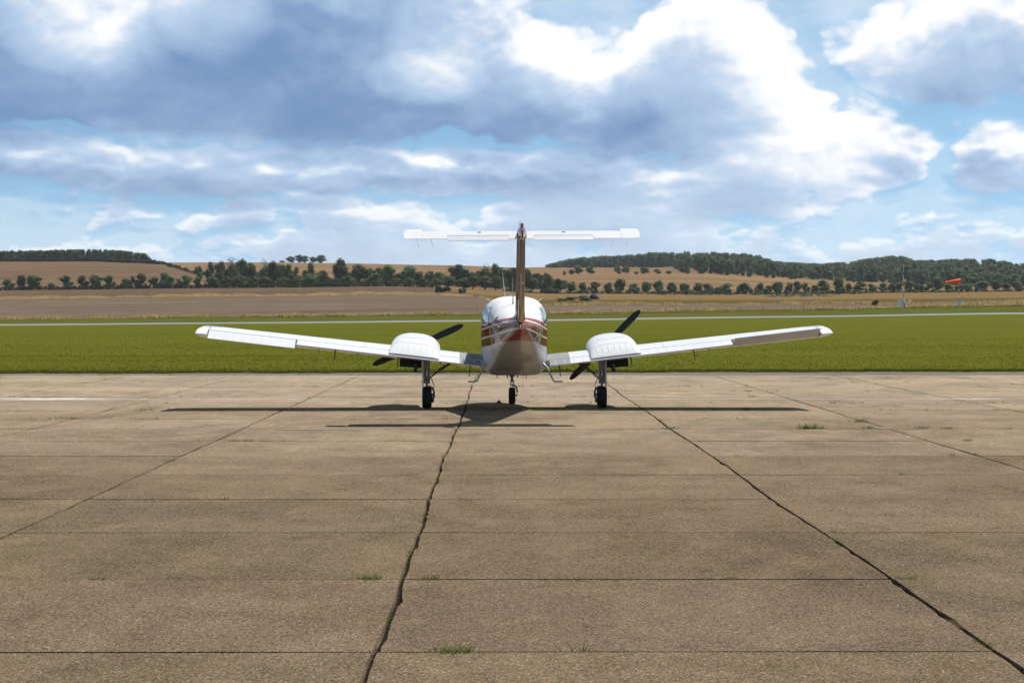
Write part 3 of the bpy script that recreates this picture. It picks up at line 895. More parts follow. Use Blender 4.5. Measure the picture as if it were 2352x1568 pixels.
for x, y, w, h in [(1008, 674, 3.6, 3.4), (1022, 669, 2.0, 2.0), (1030, 668, 2.2, 2.2), (1058, 672, 2.0, 1.8), (1066, 672, 2.2, 2.2), (1310, 688, 4, 1.2), (1290, 690, 5, 1.0), (1345, 689, 5, 1.2), (2012, 699, 2.0, 1.6), (2005, 699, 1.3, 1.0)]:
    d = 800 if x < 1100 else (700 if x < 1500 else 585); p = P(x, y, d)
    b_ = mass('bush', [(p.x, p.y, p.z - .3, w, h)], M_LEAFD, 40 + int(x) % 7, per=40, lumps=9, label={1008: 'largest bush at the end of the brown field strip', 1022: 'small bush just right of the largest field-end bush', 1030: 'second small bush right of the largest field-end bush',
         1058: 'left of two tiny bushes on the golden field edge', 1066: 'right of two tiny bushes on the golden field edge', 1310: 'middle low bush beside the dark heaps', 1290: 'leftmost low bush beside the dark heaps', 1345: 'rightmost low bush between the dark heaps', 2012: 'leafy bush at the fence left of the mast', 2005: 'smaller bush touching the fence bush by the mast'}[x], category='bush')
# dark heaps in the meadow
M_HEAP = plain('dark_heap', (0.030, 0.020, 0.017), 0.95, var=0.5, vscale=1.2, bump=1.0, bscale=3)
for x, y, w, h, lb in [(1318, 684.5, 3.6, .8, 'low flat dark heap leftmost in the meadow'), (1341, 684, 4.2, 1.2, 'uneven dark heap in the middle of the meadow'), (1365, 686, 3.2, 1.9, 'round tall dark heap rightmost in the meadow')]:
    p = P(x, y, 740); mb = MB(); rr = random.Random(int(x))
    prof = [(w * .5 * math.cos(t), h * math.sin(t)) for t in [i * math.pi / 12 for i in range(7)]]
    rings = [[(p.x + r_ * math.cos(a) * rr.uniform(.85, 1.12), p.y + r_ * math.sin(a), p.z - .2 + zz * rr.uniform(.9, 1.1)) for a in [k * .5236 for k in range(12)]] for r_, zz in prof[:-1]]
    mb.loft(rings, 0, True); mb.build('heap', M_HEAP, label=lb, category='heap')


# ------------------------------------------------------------------ grasses (uncountable)
def blades(name, spots, mat, **tags):
    """spots: (x, y, z, height, width, lean)"""
    r = random.Random(len(spots)); mb = MB(); V, Fc = [], []
    for (x, y, z, h, w, lean) in spots:
        a = r.uniform(-.9, .9); dx, dy = math.cos(a) * w / 2, math.sin(a) * w / 2
        lx, ly = r.gauss(0, lean) * h, r.gauss(0, lean) * h
        o = len(V)
        V += [(x - dx, y - dy, z), (x + dx, y + dy, z), (x + lx, y + ly, z + h)]
        Fc.append((o, o + 1, o + 2))
    mb.add(V, Fc); return mb.build(name, mat, fix=False, **tags)


def blade_mat(name, a, b_, sc=.6):
    m, nt, b = new_mat(name)
    n = noise(nt, tcoord(nt), sc, 5, .7)
    c = mixc(nt, n.smooth(.35, .65), a, b_)
    nt.links.new(c, b.inputs['Base Color']); b.inputs['Roughness'].default_value = .8; b.inputs['Specular IOR Level'].default_value = .05
    tr = nt.nodes.new('ShaderNodeBsdfTranslucent'); nt.links.new(c, tr.inputs[0])
    mx = nt.nodes.new('ShaderNodeMixShader'); mx.inputs[0].default_value = .4
    nt.links.new(b.outputs[0], mx.inputs[1]); nt.links.new(tr.outputs[0], mx.inputs[2]); nt.links.new(mx.outputs[0], nt.nodes['Material Output'].inputs[0])
    return m


M_BLADE = blade_mat('grass_blades', (0.056, 0.069, 0.0068), (0.082, 0.088, 0.011), .5)
M_WEED = blade_mat('weed_leaves', (0.055, 0.090, 0.012), (0.115, 0.130, 0.026), 3)
M_DRY = blade_mat('dry_grass', (0.33, 0.22, 0.085), (0.56, 0.41, 0.19), .25)
M_DRYG = blade_mat('dry_green_grass', (0.12, 0.112, 0.026), (0.25, 0.19, 0.06), .2)
rb = random.Random(21)
sp = []
for i in range(16000):
    x = rb.uniform(-17, 17); sp.append((x, edge_y(x) + edge_n(x) + abs(rb.gauss(0, .35)) - .12, .0, rb.uniform(.03, .09), rb.uniform(.010, .022), .5))
for i in range(52000):
    y = 65 + rb.random() ** 2.2 * 190; x = rb.uniform(-.26, .26) * y
    e = edge_y(x) + edge_n(x) + .1
    sp.append((x, max(y, e), .03, rb.uniform(.025, .06), rb.uniform(.012, .028), .8))
blades('grass_tips', sp, M_BLADE, kind='stuff')
sp = []
for i in range(230):
    x = 1700 + rb.uniform(0, 600) if rb.random() < .75 else rb.uniform(200, 900)
    y = rb.gauss(803, 7); 
    if y > 850: continue
    gx, gy = ground_at(x, y); sp.append((gx, gy, .05, .06, .07, .3))
mb = MB()
for (x, y, z, h, w, l) in sp:
    mb.add([(x - .03, y, z + .02), (x + .03, y, z + .02), (x + .03, y, z + .07), (x - .03, y, z + .07), (x, y - .03, z + .075), (x, y + .03, z + .075)], [(0, 1, 2, 3), (3, 4, 2, 5)])
mb.build('yellow_flowers', plain('yellow_petals', (.55, .42, .02), .7), fix=False, kind='stuff')


def fence_pt(x, back=0.0):
    y = interp(C3, x); p = P(x, y, D3); p.y += back; return p


sp, sg = [], []
for i in range(38000):
    x = rb.uniform(-260, 2620); q = fence_pt(x); off = rb.uniform(-7, 9)
    k = .95 + .2 * math.sin(x * .021) + .2 * math.sin(x * .057 + 1)
    (sp if rb.random() < (.72 if off > -2 else .25) else sg).append((q.x, q.y + off, q.z - .05, rb.uniform(.35, .95) * k * (1 if off > -2 else .5), rb.uniform(.16, .36), .35))
for i in range(13000):
    x = rb.uniform(-200, 1085); y = interp(C4, x); q = P(x, y, d4(x)); off = rb.uniform(-8, 10)
    k = .9 + .25 * math.sin(x * .017) + .2 * math.sin(x * .07)
    sp.append((q.x, q.y + off, q.z - .05 + off * .01, rb.uniform(.4, 1.25) * max(.3, k), rb.uniform(.14, .34), .35))
for i in range(9000):
    x = rb.uniform(1100, 2620); y = interp(C4, x); q = P(x, y, d4(x)); off = rb.uniform(-4, 14)
    k = .8 + .45 * math.sin(x * .013 + 2) + .25 * math.sin(x * .07)
    (sp if rb.random() < .7 else sg).append((q.x, q.y + off, q.z - .05 + off * .02, rb.uniform(.3, 1.0) * max(.25, k), rb.uniform(.14, .3), .35))
blades('dry_field_margins', sp, M_DRY, kind='stuff')
blades('green_field_margins', sg, M_DRYG, kind='stuff')

# ------------------------------------------------------------------ field fence
M_POST = plain('fence_wood', (0.060, 0.045, 0.033), .9, var=.4, vscale=3)
M_WIRE = plain('fence_wire', (0.10, 0.09, 0.08), .6, metal=.6)
POSTX = [-45, 13.7, 74, 131.6, 193, 252, 312, 371, 429.5, 487, 544, 602, 659, 714, 770, 824, 880, 935, 987.5, 1042.7, 1095, 1148, 1200, 1251, 1302, 1352.8, 1402, 1452, 1502, 1551.7, 1600.6, 1652.5, 1702, 1750.6, 1797.7, 1845.5, 1892.8, 1940.6, 1987.5, 2033, 2053, 2086, 2120.7, 2174, 2246, 2290, 2336, 2390]
f0 = fence_pt(1150)
fence = empty('fence', f0, label='post and wire fence along the far edge of the airfield', category='fence')
pm = MB(); pm.tube([(0, 0, -.15), (0.01, 0, .6), (0, 0, 1.16)], [.075, .07, .06], 6); pmesh = pm.mesh('post', M_POST)
tops = []
for x in POSTX:
    q = fence_pt(x); o = bpy.data.objects.new('post', pmesh); COL.objects.link(o); o.parent = fence
    o.location = q - f0; o.scale = (1, 1, rb.uniform(.92, 1.08)); o.rotation_euler = (rb.uniform(-.03, .03), rb.uniform(-.04, .04), 0); tops.append(q - f0)
for hz_ in (.45, .78, 1.05):
    wm = MB(); wm.tube([t + Vector((0, -.07, hz_)) for t in tops], .008, 4); wm.build('wire', M_WIRE, fence, fix=False)

# ------------------------------------------------------------------ weeds in the joints
def weed(r, x, y, s, n):
    out = []
    for _ in range(n):
        out.append((x + r.gauss(0, s * .55), y + r.gauss(0, .02), -.012, s * r.uniform(.25, 1.0), s * r.uniform(.10, .22), .75))
    return out


rwe = random.Random(44); sp = []
for k in range(-1, ROWN + 1):
    yk = ROW0 + ROWS * k
    n = 5 if yk < 30 else (8 if yk < 38 else 15)
    for i in range(n):
        x = rwe.uniform(-.24, .24) * yk
        if yk < 30 and rwe.random() < .5: continue
        s = rwe.uniform(.03, .075) if yk < 30 else rwe.uniform(.03, .075)
        L = rwe.choice([0, 0, .25, .6]) if yk > 30 else 0
        for _ in range(1 + int(L * 9)):
            xx = x + rwe.uniform(-L, L); sp += weed(rwe, xx, row_y(k, xx), s, 9)
for j in range(2, len(LINES) - 2):
    for i in range(16):
        y = rwe.uniform(11, 62)
        if abs(line_x(j, y)) > .25 * y: continue
        s = rwe.uniform(.02, .06)
        for _ in range(3):
            yy = y + rwe.uniform(-.35, .35); sp += weed(rwe, line_x(j, yy), yy, s, 6)
blades('joint_weeds', sp, M_WEED, kind='stuff')
for x, y, s, n, lb in [(240, 1323, .06, 40, 'leafy weed tuft alone near the left edge of the apron'), (845, 1325, .075, 70, 'wide weed tuft left of the central joint'), (985, 1331, .07, 50, 'weed tuft just right of the central joint'),
                       (1675, 1325, .055, 34, 'weed tuft alone in the right foreground joint'), (2085, 1328, .065, 36, 'weed tuft on the crossing at the right foreground'), (1030, 1496, .075, 60, 'broad-leaved weed nearest the camera'), (1062, 1497, .07, 50, 'grassy weed right of the nearest weed'),
                       (1540, 986, .09, 44, 'weed clump on the joint behind the tailplane shadow'), (1848, 982, .15, 60, 'tallest weed clump right of the aeroplane shadow'), (1880, 982, .09, 50, 'low weed mat beside the tallest weed clump'),
                       (1977, 969, .11, 44, 'weed clump on the slanting joint at the right'), (1988, 982, .10, 44, 'weed clump below the slanting-joint weed'), (2105, 981, .09, 44, 'weed clump rightmost but one in the weedy joint'), (2165, 981, .09, 44, 'rightmost weed clump in the weedy joint'),
                       (2225, 1013, .07, 40, 'flat weed patch near the right edge of the apron'), (1720, 945, .09, 40, 'weed clump at the edge of the right wing shadow')]:
    gx, gy = ground_at(x, y)
    k = round((gy - ROW0) / ROWS)
    if abs(gy - row_y(k, gx)) < .9: gy = row_y(k, gx)
    blades('weed', [(q[0] - gx, q[1] - gy, q[2], q[3] * 0.8, q[4] * .6, q[5] * 1.3) for q in weed(rwe, gx, gy, s, int(n * 1.6))], M_WEED, label=lb, category='weed', group='weeds in the apron joints').location = (gx, gy, 0)

# ------------------------------------------------------------------ windsock and mast at the fence
M_RED = plain('red_band', (0.42, 0.055, 0.025), .5, var=.15); M_WHITE = plain('white_band', (0.72, 0.70, 0.67), .5, var=.1)
M_CAB = plain('cabinet_paint', (0.66, 0.66, 0.63), .5, var=.08, vscale=2); M_DARK = plain('dark_metal', (0.035, 0.035, 0.04), .5)
M_SOCK = plain('orange_fabric', (0.95, 0.115, 0.012), .7, spec=.2)
q = P(2202, 704.5, 528)
ws = empty('windsock', q, label='orange windsock on a red and white pole at the fence', category='windsock')
for i in range(8):
    mb = MB(); mb.tube([(0, 0, i * .70), (0, 0, i * .70 + .70)], .075, 8); mb.build('pole_section', M_WHITE if i % 2 else M_RED, ws)
mb = MB(); mb.tube([(0, 0, 5.60), (0, 0, 6.75)], .035, 6); mb.build('pole_tip', M_WHITE, ws)
mb = MB(); rings = []
for t, r_, dz in [(0, .50, 0), (.12, .53, 0), (.35, .46, -.06), (.6, .38, -.16), (.82, .31, -.28), (.95, .30, -.33), (1, .33, -.36)]:
    cx = .40 - 3.55 * t
    rings.append([(cx, r_ * math.cos(a), 5.95 + dz + r_ * math.sin(a) * (1 - .12 * t)) for a in [k * math.pi / 8 for k in range(16)]])
mb.loft(rings, 0, False); mb.build('sock', M_SOCK, ws)
mb = MB(); mb.lathe([(-.02, .50), (.02, .50), (.02, .47), (-.02, .47)], (.40, 0, 5.95), 'X', 20); mb.tube([(.40, 0, 5.45), (.40, 0, 6.45)], .02, 5); mb.build('hoop', M_DARK, ws)
for sx in (-1, 1):
    mb = MB(); c = .55 * sx
    mb.box(c - .38, c + .38, -.3, .3, .62, 1.32); mb.build('cabinet', M_CAB, ws)
    mb = MB(); mb.box(c - .46, c + .46, -.36, .36, 1.323, 1.42); mb.build('cabinet_roof', M_WHITE, ws)
mb = MB(); mb.box(.12, .34, -.2, .2, -.1, .617); mb.box(-.2, -.06, -.12, .12, -.1, .617); mb.build('pedestal', M_CAB, ws)
q = P(2075, 705.5, 528)
ms = empty('instrument_mast', q, label='thin red and white mast with equipment cabinets at the fence', category='mast')
for i, (z0, z1, r_, m_) in enumerate([(0, 2.0, .10, M_WHITE), (2.0, 3.4, .10, M_RED), (3.4, 4.7, .095, M_WHITE), (4.7, 6.0, .09, M_RED), (6.0, 7.3, .085, M_WHITE), (7.3, 8.2, .08, M_RED), (8.2, 9.3, .07, M_WHITE)]):
    mb = MB(); mb.tube([(0, 0, z0), (0, 0, z1)], r_ * .85, 8); mb.build('mast_section', m_, ms)
mb = MB(); mb.box(-.30, .35, -.08, .08, 8.95, 9.02); mb.lathe([(-.16, .02), (-.14, .14), (.14, .14), (.16, .02)], (.20, 0, 9.18), 'Z', 10); mb.lathe([(-.1, .02), (-.08, .10), (.1, .10), (.12, .02)], (-.24, 0, 9.14), 'Z', 10); mb.build('sensor_head', M_DARK, ms)
mb = MB(); mb.tube([(0, 0, 9.3), (0, 0, 10.05)], .03, 5); mb.build('mast_tip', M_WHITE, ms)
mb = MB(); mb.box(-1.05, -.30, -.45, .25, .05, 1.62); mb.build('cabinet', M_CAB, ms)
mb = MB(); mb.box(-1.10, -.25, -.50, .30, 1.623, 1.70); mb.build('cabinet_roof', M_WHITE, ms)
mb = MB(); mb.box(-.14, .50, -.45, -.12, .95, 1.85); mb.build('control_box', M_WHITE, ms)
mb = MB(); mb.box(-.24, -.12, -.52, -.40, -.1, 1.6); mb.box(.12, .30, -.4, -.25, -.1, .947); mb.build('support_post', M_DARK, ms)
q = P(2089.5, 693, 560)
mb = MB(); mb.tube([(0, 0, -1.0), (0, 0, .0)], .04, 6); mb.lathe([(-.10, .02), (-.08, .26), (.0, .30), (.08, .26), (.10, .02)], (0, 0, .20), 'Y', 14)
mb.build('round_marker', M_CAB, label='small pale round marker on a stick right of the mast', category='marker').location = q

# ------------------------------------------------------------------ the aeroplane: a twin with a T-tail, seen from behind
def paint_mat(name, col, rough=.28, coat=.8, var=.05, flake=0.0):
    m, nt, b = new_mat(name)
    tc = tcoord(nt)
    n = noise(nt, scaled(nt, tc, 1, .35, 1), 3.0, 5, .65)
    c = mixc(nt, n.smooth(.35, .7), tuple(k * (1 - var) for k in col), col)
    nt.links.new(c, b.inputs['Base Color'])
    b.inputs['Roughness'].default_value = rough; b.inputs['Coat Weight'].default_value = coat * .5; b.inputs['Coat Roughness'].default_value = .03; b.inputs['Coat IOR'].default_value = 1.4; b.inputs['Specular IOR Level'].default_value = .05
    b.inputs['Metallic'].default_value = flake
    bn = nt.nodes.new('ShaderNodeBump'); bn.inputs['Strength'].default_value = .10; bn.inputs['Distance'].default_value = .006
    nt.links.new(noise(nt, tc, 5.0, 2, .5).v, bn.inputs['Height']); nt.links.new(bn.outputs[0], b.inputs['Normal']); nt.links.new(bn.outputs[0], b.inputs['Coat Normal'])
    return m


M_WP = paint_mat('white_paint', (.54, .545, .55))
M_WPU = paint_mat('white_paint_grimy', (.62, .58, .51), .4, .4, .12)
M_BRP = paint_mat('brown_paint', (.200, .100, .026), .45, .12, .08)
M_MAR = paint_mat('maroon_paint', (.17, .012, .016), .25, 1.0, .08)
M_LINE = plain('panel_gap', (.17, .17, .18), .6)
M_BEAD = plain('bead_shade', (.34, .34, .35), .6)
M_WALK = plain('anti_slip', (.125, .13, .14), .75, var=.18, vscale=14, bump=.2, bscale=90)
M_BLK = plain('matt_black', (.008, .009, .012), .55, spec=.3)
M_TYRE = plain('tyre_rubber', (.012, .012, .013), .8, spec=.25, bump=.2)
M_CHROME = plain('chrome', (.72, .72, .74), .12, metal=1.0)
M_ALU = plain('bare_metal', (.33, .33, .34), .42, metal=.85, var=.15)
M_STRUT = plain('gear_paint', (.19, .18, .165), .5, var=.2, vscale=12)
M_GRIME = plain('oily_metal', (.06, .052, .045), .55, var=.4, vscale=20)
M_GLASS, nt_, b_ = new_mat('cabin_glass')
b_.inputs['Base Color'].default_value = (.09, .19, .17, 1); b_.inputs['Roughness'].default_value = .03; b_.inputs['Specular IOR Level'].default_value = .4
b_.inputs['Coat Weight'].default_value = 0.0
M_REDGLASS = plain('red_lens', (.60, .012, .02), .08, coat=1.0)
M_CLEAR = plain('lamp_lens', (.16, .14, .13), .06, coat=1.0)
M_TABP = plain('tab_paint', (.36, .375, .41), .4, var=.06)


def livery():
    """white hull with a stepped brown and maroon cheat line that rises towards the tail"""
    m, nt, b = new_mat('hull_livery')
    tc = tcoord(nt); sp = nt.nodes.new('ShaderNodeSeparateXYZ'); nt.links.new(tc, sp.inputs[0])
    s = X(nt, sp.outputs[2]) + X(nt, sp.outputs[1]) * 0.046
    cr = nt.nodes.new('ShaderNodeValToRGB'); cr.color_ramp.interpolation = 'CONSTANT'
    W = (.56, .565, .57, 1); B = (.135, .058, .018, 1); R = (.150, .042, .016, 1); T = (.21, .036, .020, 1)
    stops = [(0, W), (1.108, B), (1.250, W), (1.276, R), (1.412, W), (1.436, T), (1.508, W)]
    f = (s - 1.0) * (1 / .6)
    els = cr.color_ramp.elements
    els[0].position = 0; els[0].color = W; els[1].position = (1.108 - 1) / .6; els[1].color = B
    for p, c in stops[2:]:
        e = els.new((p - 1) / .6); e.color = c
    nt.links.new(f.clamp().v, cr.inputs[0])
    n = noise(nt, scaled(nt, tc, 1, .3, 1), 4.0, 5, .65)
    dk = mixc(nt, 1.0, cr.outputs[0], (.88, .87, .86), 'MULTIPLY')
    nt.links.new(mixc(nt, n.smooth(.35, .7), dk, cr.outputs[0]), b.inputs['Base Color'])
    b.inputs['Roughness'].default_value = .5; b.inputs['Specular IOR Level'].default_value = 0.0; b.inputs['Coat Weight'].default_value = .28; b.inputs['Coat Roughness'].default_value = .02; b.inputs['Coat IOR'].default_value = 1.4
    bn = nt.nodes.new('ShaderNodeBump'); bn.inputs['Strength'].default_value = .08; bn.inputs['Distance'].default_value = .006
    nt.links.new(noise(nt, tc, 4.0, 2, .5).v, bn.inputs['Height']); nt.links.new(bn.outputs[0], b.inputs['Normal']); nt.links.new(bn.outputs[0], b.inputs['Coat Normal'])
    return m


def belly_paint():
    m, nt, b = new_mat('belly_livery')
    tc = tcoord(nt); sp = nt.nodes.new('ShaderNodeSeparateXYZ'); nt.links.new(tc, sp.inputs[0])
    s = X(nt, sp.outputs[2]) + X(nt, sp.outputs[1]) * 0.046
    n = noise(nt, tc, 3.0, 5, .65)
    wh = mixc(nt, n.smooth(.3, .7), (.31, .30, .275), (.41, .395, .36))  # darker than the hull white: shade of the underside put into the colour
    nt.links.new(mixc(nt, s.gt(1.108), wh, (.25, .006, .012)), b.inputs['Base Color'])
    b.inputs['Roughness'].default_value = .45; b.inputs['Coat Weight'].default_value = .25; b.inputs['Coat Roughness'].default_value = .08
    return m


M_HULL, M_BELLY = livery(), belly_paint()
plane = empty('airplane', (0.045, 41.45, 0.0), math.radians(1.35), label='white twin-engined aeroplane with brown and maroon stripes, parked facing away', category='airplane')

# ---- fuselage sections: y, half width, top, bottom, height of greatest width, upper and lower squareness
SEC = [(3.30, .05, 1.22, 1.12, 1.17, 2.0, 2.0), (3.15, .20, 1.33, 1.00, 1.18, 2.1, 2.1), (2.70, .39, 1.48, .80, 1.20, 2.3, 2.4), (2.10, .51, 1.60, .67, 1.25, 2.5, 2.8), (1.75, .55, 1.68, .63, 1.30, 2.6, 3.2),
       (1.25, .585, 1.96, .60, 1.38, 2.8, 3.6), (.80, .60, 2.03, .585, 1.40, 3.0, 5), (0.1, .60, 2.035, .59, 1.40, 3.0, 6), (-.45, .565, 2.00, .67, 1.40, 2.9, 8), (-1.0, .505, 1.93, .82, 1.42, 2.7, 10),
       (-2.0, .415, 1.79, 1.06, 1.44, 2.4, 12), (-3.0, .305, 1.695, 1.23, 1.46, 2.2, 12), (-4.0, .19, 1.63, 1.365, 1.49, 2.1, 9), (-4.55, .115, 1.585, 1.43, 1.51, 2.0, 4.5), (-4.85, .055, 1.545, 1.475, 1.512, 2.0, 3.0)]
SEC = SEC[::-1]


def sec(y):
    n = len(SEC)
    if y <= SEC[0][0]: return SEC[0][1:]
    if y >= SEC[-1][0]: return SEC[-1][1:]
    i = max(k for k in range(n - 1) if SEC[k][0] <= y)
    h = SEC[i + 1][0] - SEC[i][0]; t = (y - SEC[i][0]) / h
    out = []
    for c in range(1, 7):
        def tan(k):
            if k == 0 or k == n - 1: return 0 if k == 0 else (SEC[k][c] - SEC[k - 1][c]) / (SEC[k][0] - SEC[k - 1][0])
            a = (SEC[k][c] - SEC[k - 1][c]) / (SEC[k][0] - SEC[k - 1][0]); b = (SEC[k + 1][c] - SEC[k][c]) / (SEC[k + 1][0] - SEC[k][0])
            return 0 if a * b <= 0 else 2 * a * b / (a + b)
        m0, m1 = tan(i) * h, tan(i + 1) * h
        p0, p1 = SEC[i][c], SEC[i + 1][c]
        out.append((2 * t**3 - 3 * t * t + 1) * p0 + (t**3 - 2 * t * t + t) * m0 + (-2 * t**3 + 3 * t * t) * p1 + (t**3 - t * t) * m1)
    return out


def tap(y): return .16 * min(1, max(0, (.3 - y) / 1.3))


def ring(y, n=28):
    hw, zt, zb, zm, nu, nl = sec(y); r = []
    for k in range(4 * n):
        a = 2 * math.pi * k / (4 * n); c, s = math.cos(a), math.sin(a)
        e = nu if s >= 0 else nl
        x = hw * math.copysign(abs(c) ** (2 / e), c)
        z = zm + (zt - zm if s >= 0 else zm - zb) * math.copysign(abs(s) ** (2 / e), s)
        if s < 0: x *= 1 - tap(y) * min(1, (zm - z) / (zm - zb)); z -= .060 * min(1, max(0, (-.5 - y) / .8)) * (1 - abs(x) / hw) ** 1.0 * min(1, (4.85 + y) / .8 + .1) * abs(s) ** 2
        r.append(Vector((x, y, z)))
    return r


def side_x(y, z):
    hw, zt, zb, zm, nu, nl = sec(y)
    f = (z - zm) / (zt - zm) if z >= zm else (zm - z) / (zm - zb)
    e = nu if z >= zm else nl
    return hw * max(0.0, 1 - min(1, abs(f)) ** e) ** (1 / e) * (1 if z >= zm else 1 - tap(y) * min(1, f))


ys = [3.3, 3.25, 3.15] + [3.0 - .15 * i for i in range(53)] + [-4.85]
mb = MB(); mb.loft([ring(y) for y in ys])
fus = mb.build('fuselage', [M_HULL, M_BELLY], plane)
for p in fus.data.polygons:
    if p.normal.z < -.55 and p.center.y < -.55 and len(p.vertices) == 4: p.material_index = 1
# tail stinger with its lamp
mb = MB(); mb.lathe([(-5.06, .004), (-5.04, .020), (-4.99, .030), (-4.93, .034)], (0, 0, 1.515), 'Y', 16); mb.build('tail_lamp', M_REDGLASS, fus)


def patch(name, side, quad, mat, parent, nu=8, nv=6, off=.004, rnd=.0):
    """quad: (y, z) corners bottom-aft, bottom-front, top-front, top-aft, laid on the hull"""
    V = []
    for j in range(nv + 1):
        for i in range(nu + 1):
            s, t = i / nu, j / nv
            if rnd:        # rounded corners: pull the grid in
                s2, t2 = s * 2 - 1, t * 2 - 1
                k = 1 - rnd * (abs(s2) ** 3) * (abs(t2) ** 3)
                s, t = (s2 * k + 1) / 2, (t2 * k + 1) / 2
            a = Vector(quad[0]).lerp(Vector(quad[1]), s); b = Vector(quad[3]).lerp(Vector(quad[2]), s); q = a.lerp(b, t)
            V.append((side * (side_x(q.x, q.y) + off), q.x, q.y + off * .3))
    n = nu + 1
    mb = MB(); mb.add(V, [(j * n + i, j * n + i + 1, (j + 1) * n + i + 1, (j + 1) * n + i) for j in range(nv) for i in range(nu)], 0, True)
    return mb.build(name, mat, parent, fix=True)


for s in (-1, 1):
    for q, lb in (([(-1.12, 1.545), (-.22, 1.515), (-.22, 1.850), (-.80, 1.845)], None), ([(-.12, 1.50), (.86, 1.475), (.76, 1.865), (-.12, 1.858)], None), ([(1.02, 1.49), (1.55, 1.50), (1.30, 1.82), (.92, 1.86)], None)):
        g = [(q[0][0] - .035, q[0][1] - .028), (q[1][0] + .035, q[1][1] - .028), (q[2][0] + .03, q[2][1] + .028), (q[3][0] - .03, q[3][1] + .028)]
        fr = patch('window_frame', s, g, M_WP, fus, off=.004, rnd=.12)
        patch('window_pane', s, q, M_GLASS, fus, off=.008, rnd=.12)
    # door outline, a dark seam over the roof edge
    for (pa, pb) in (((-.02, .80), (-.02, 1.93)), ((-.02, 1.93), (1.0, 1.93)), ((1.0, 1.93), (1.0, .80))):
        pts = [Vector(pa).lerp(Vector(pb), i / 10) for i in range(11)]
        mb = MB(); mb.tube([(s * (side_x(a.x, a.y) + .0005), a.x, a.y) for a in pts], .0045, 4); mb.build('door_seam', M_LINE, fus)
    mb = MB(); x0 = side_x(.35, 1.95)
    mb.tube([(s * (x0 + .00), .2, 1.945), (s * (x0 + .085), .25, 1.985), (s * (x0 + .09), .45, 1.985)], [.012, .010, .008], 6); mb.build('roof_antenna', M_WP, fus)
for y in (-1.35, -2.55, -3.45):       # frames riveted round the aft hull: fine seams
    pts = [p for p in ring(y, 14) if p.z > sec(y)[2] + .03]
    pts.sort(key=lambda p: math.atan2(p.x, p.z - sec(y)[3]))
    mb = MB(); mb.tube([p + Vector((p.x, 0, p.z - sec(y)[3])).normalized() * .0003 for p in pts], .0022, 4); mb.build('hull_seam', M_LINE, fus, fix=False)
patch('air_vent', -1, [(-2.12, 1.585), (-1.96, 1.575), (-1.96, 1.665), (-2.12, 1.672)], M_BLK, fus, 2, 2)
patch('static_plate', 1, [(-1.30, 1.60), (-1.24, 1.595), (-1.24, 1.64), (-1.30, 1.645)], M_LINE, fus, 2, 2)

# ---- registration on both sides, as raised white letters
GL = {'G': (.22, [(0, .04, .22, .96), (.10, 0, .9, .085), (.10, .915, .9, 1), (.78, .06, 1, .46), (.50, .39, .78, .46), (.78, .72, 1, .94)]),
      '-': (.13, [(0, .42, 1, .54)]),
      'B': (.22, [(0, 0, .22, 1), (.22, 0, .9, .085), (.22, .915, .9, 1), (.22, .465, .9, .54), (.78, .05, 1, .48), (.78, .53, 1, .95)]),
      'I': (.055, [(0, 0, 1, 1)]),
      'M': (.29, [(0, 0, .17, 1), (.83, 0, 1, 1), 'V1', 'V2']),
      'Z': (.22, [(0, 0, 1, .10), (0, .90, 1, 1), 'D'])}
S0, S1 = 1.082, 1.392
for s in (-1, 1):
    cur = -2.98 if s > 0 else -1.38          # text runs aft to front on the right side, front to aft on the left
    for ch in 'G-BIMZ':
        w, strokes = GL[ch]
        mb = MB()
        for st in strokes:
            if st == 'V1': q = [(.02, 1), (.17, 1), (.57, .10), (.43, .10)]
            elif st == 'V2': q = [(.83, 1), (.98, 1), (.57, .10), (.43, .10)]
            elif st == 'D': q = [(.0, .085), (.22, .085), (1.0, .915), (.78, .915)]
            else: q = [(st[0], st[1]), (st[2], st[1]), (st[2], st[3]), (st[0], st[3])]
            N = 5; V = []
            for j in range(N + 1):
                for i in range(3):
                    a = Vector(q[0]).lerp(Vector(q[1]), i / 2); b = Vector(q[3]).lerp(Vector(q[2]), i / 2); c = a.lerp(b, j / N)
                    y = cur + s * c.x * w; z = S0 + (S1 - S0) * c.y - .046 * y
                    V.append((s * (side_x(y, z) + .0035), y, z))
            mb.add(V, [(j * 3 + i, j * 3 + i + 1, j * 3 + i + 4, j * 3 + i + 3) for j in range(N) for i in range(2)], 0, True)
        mb.build('letter', M_WP, fus)
        cur += s * (w + .062)

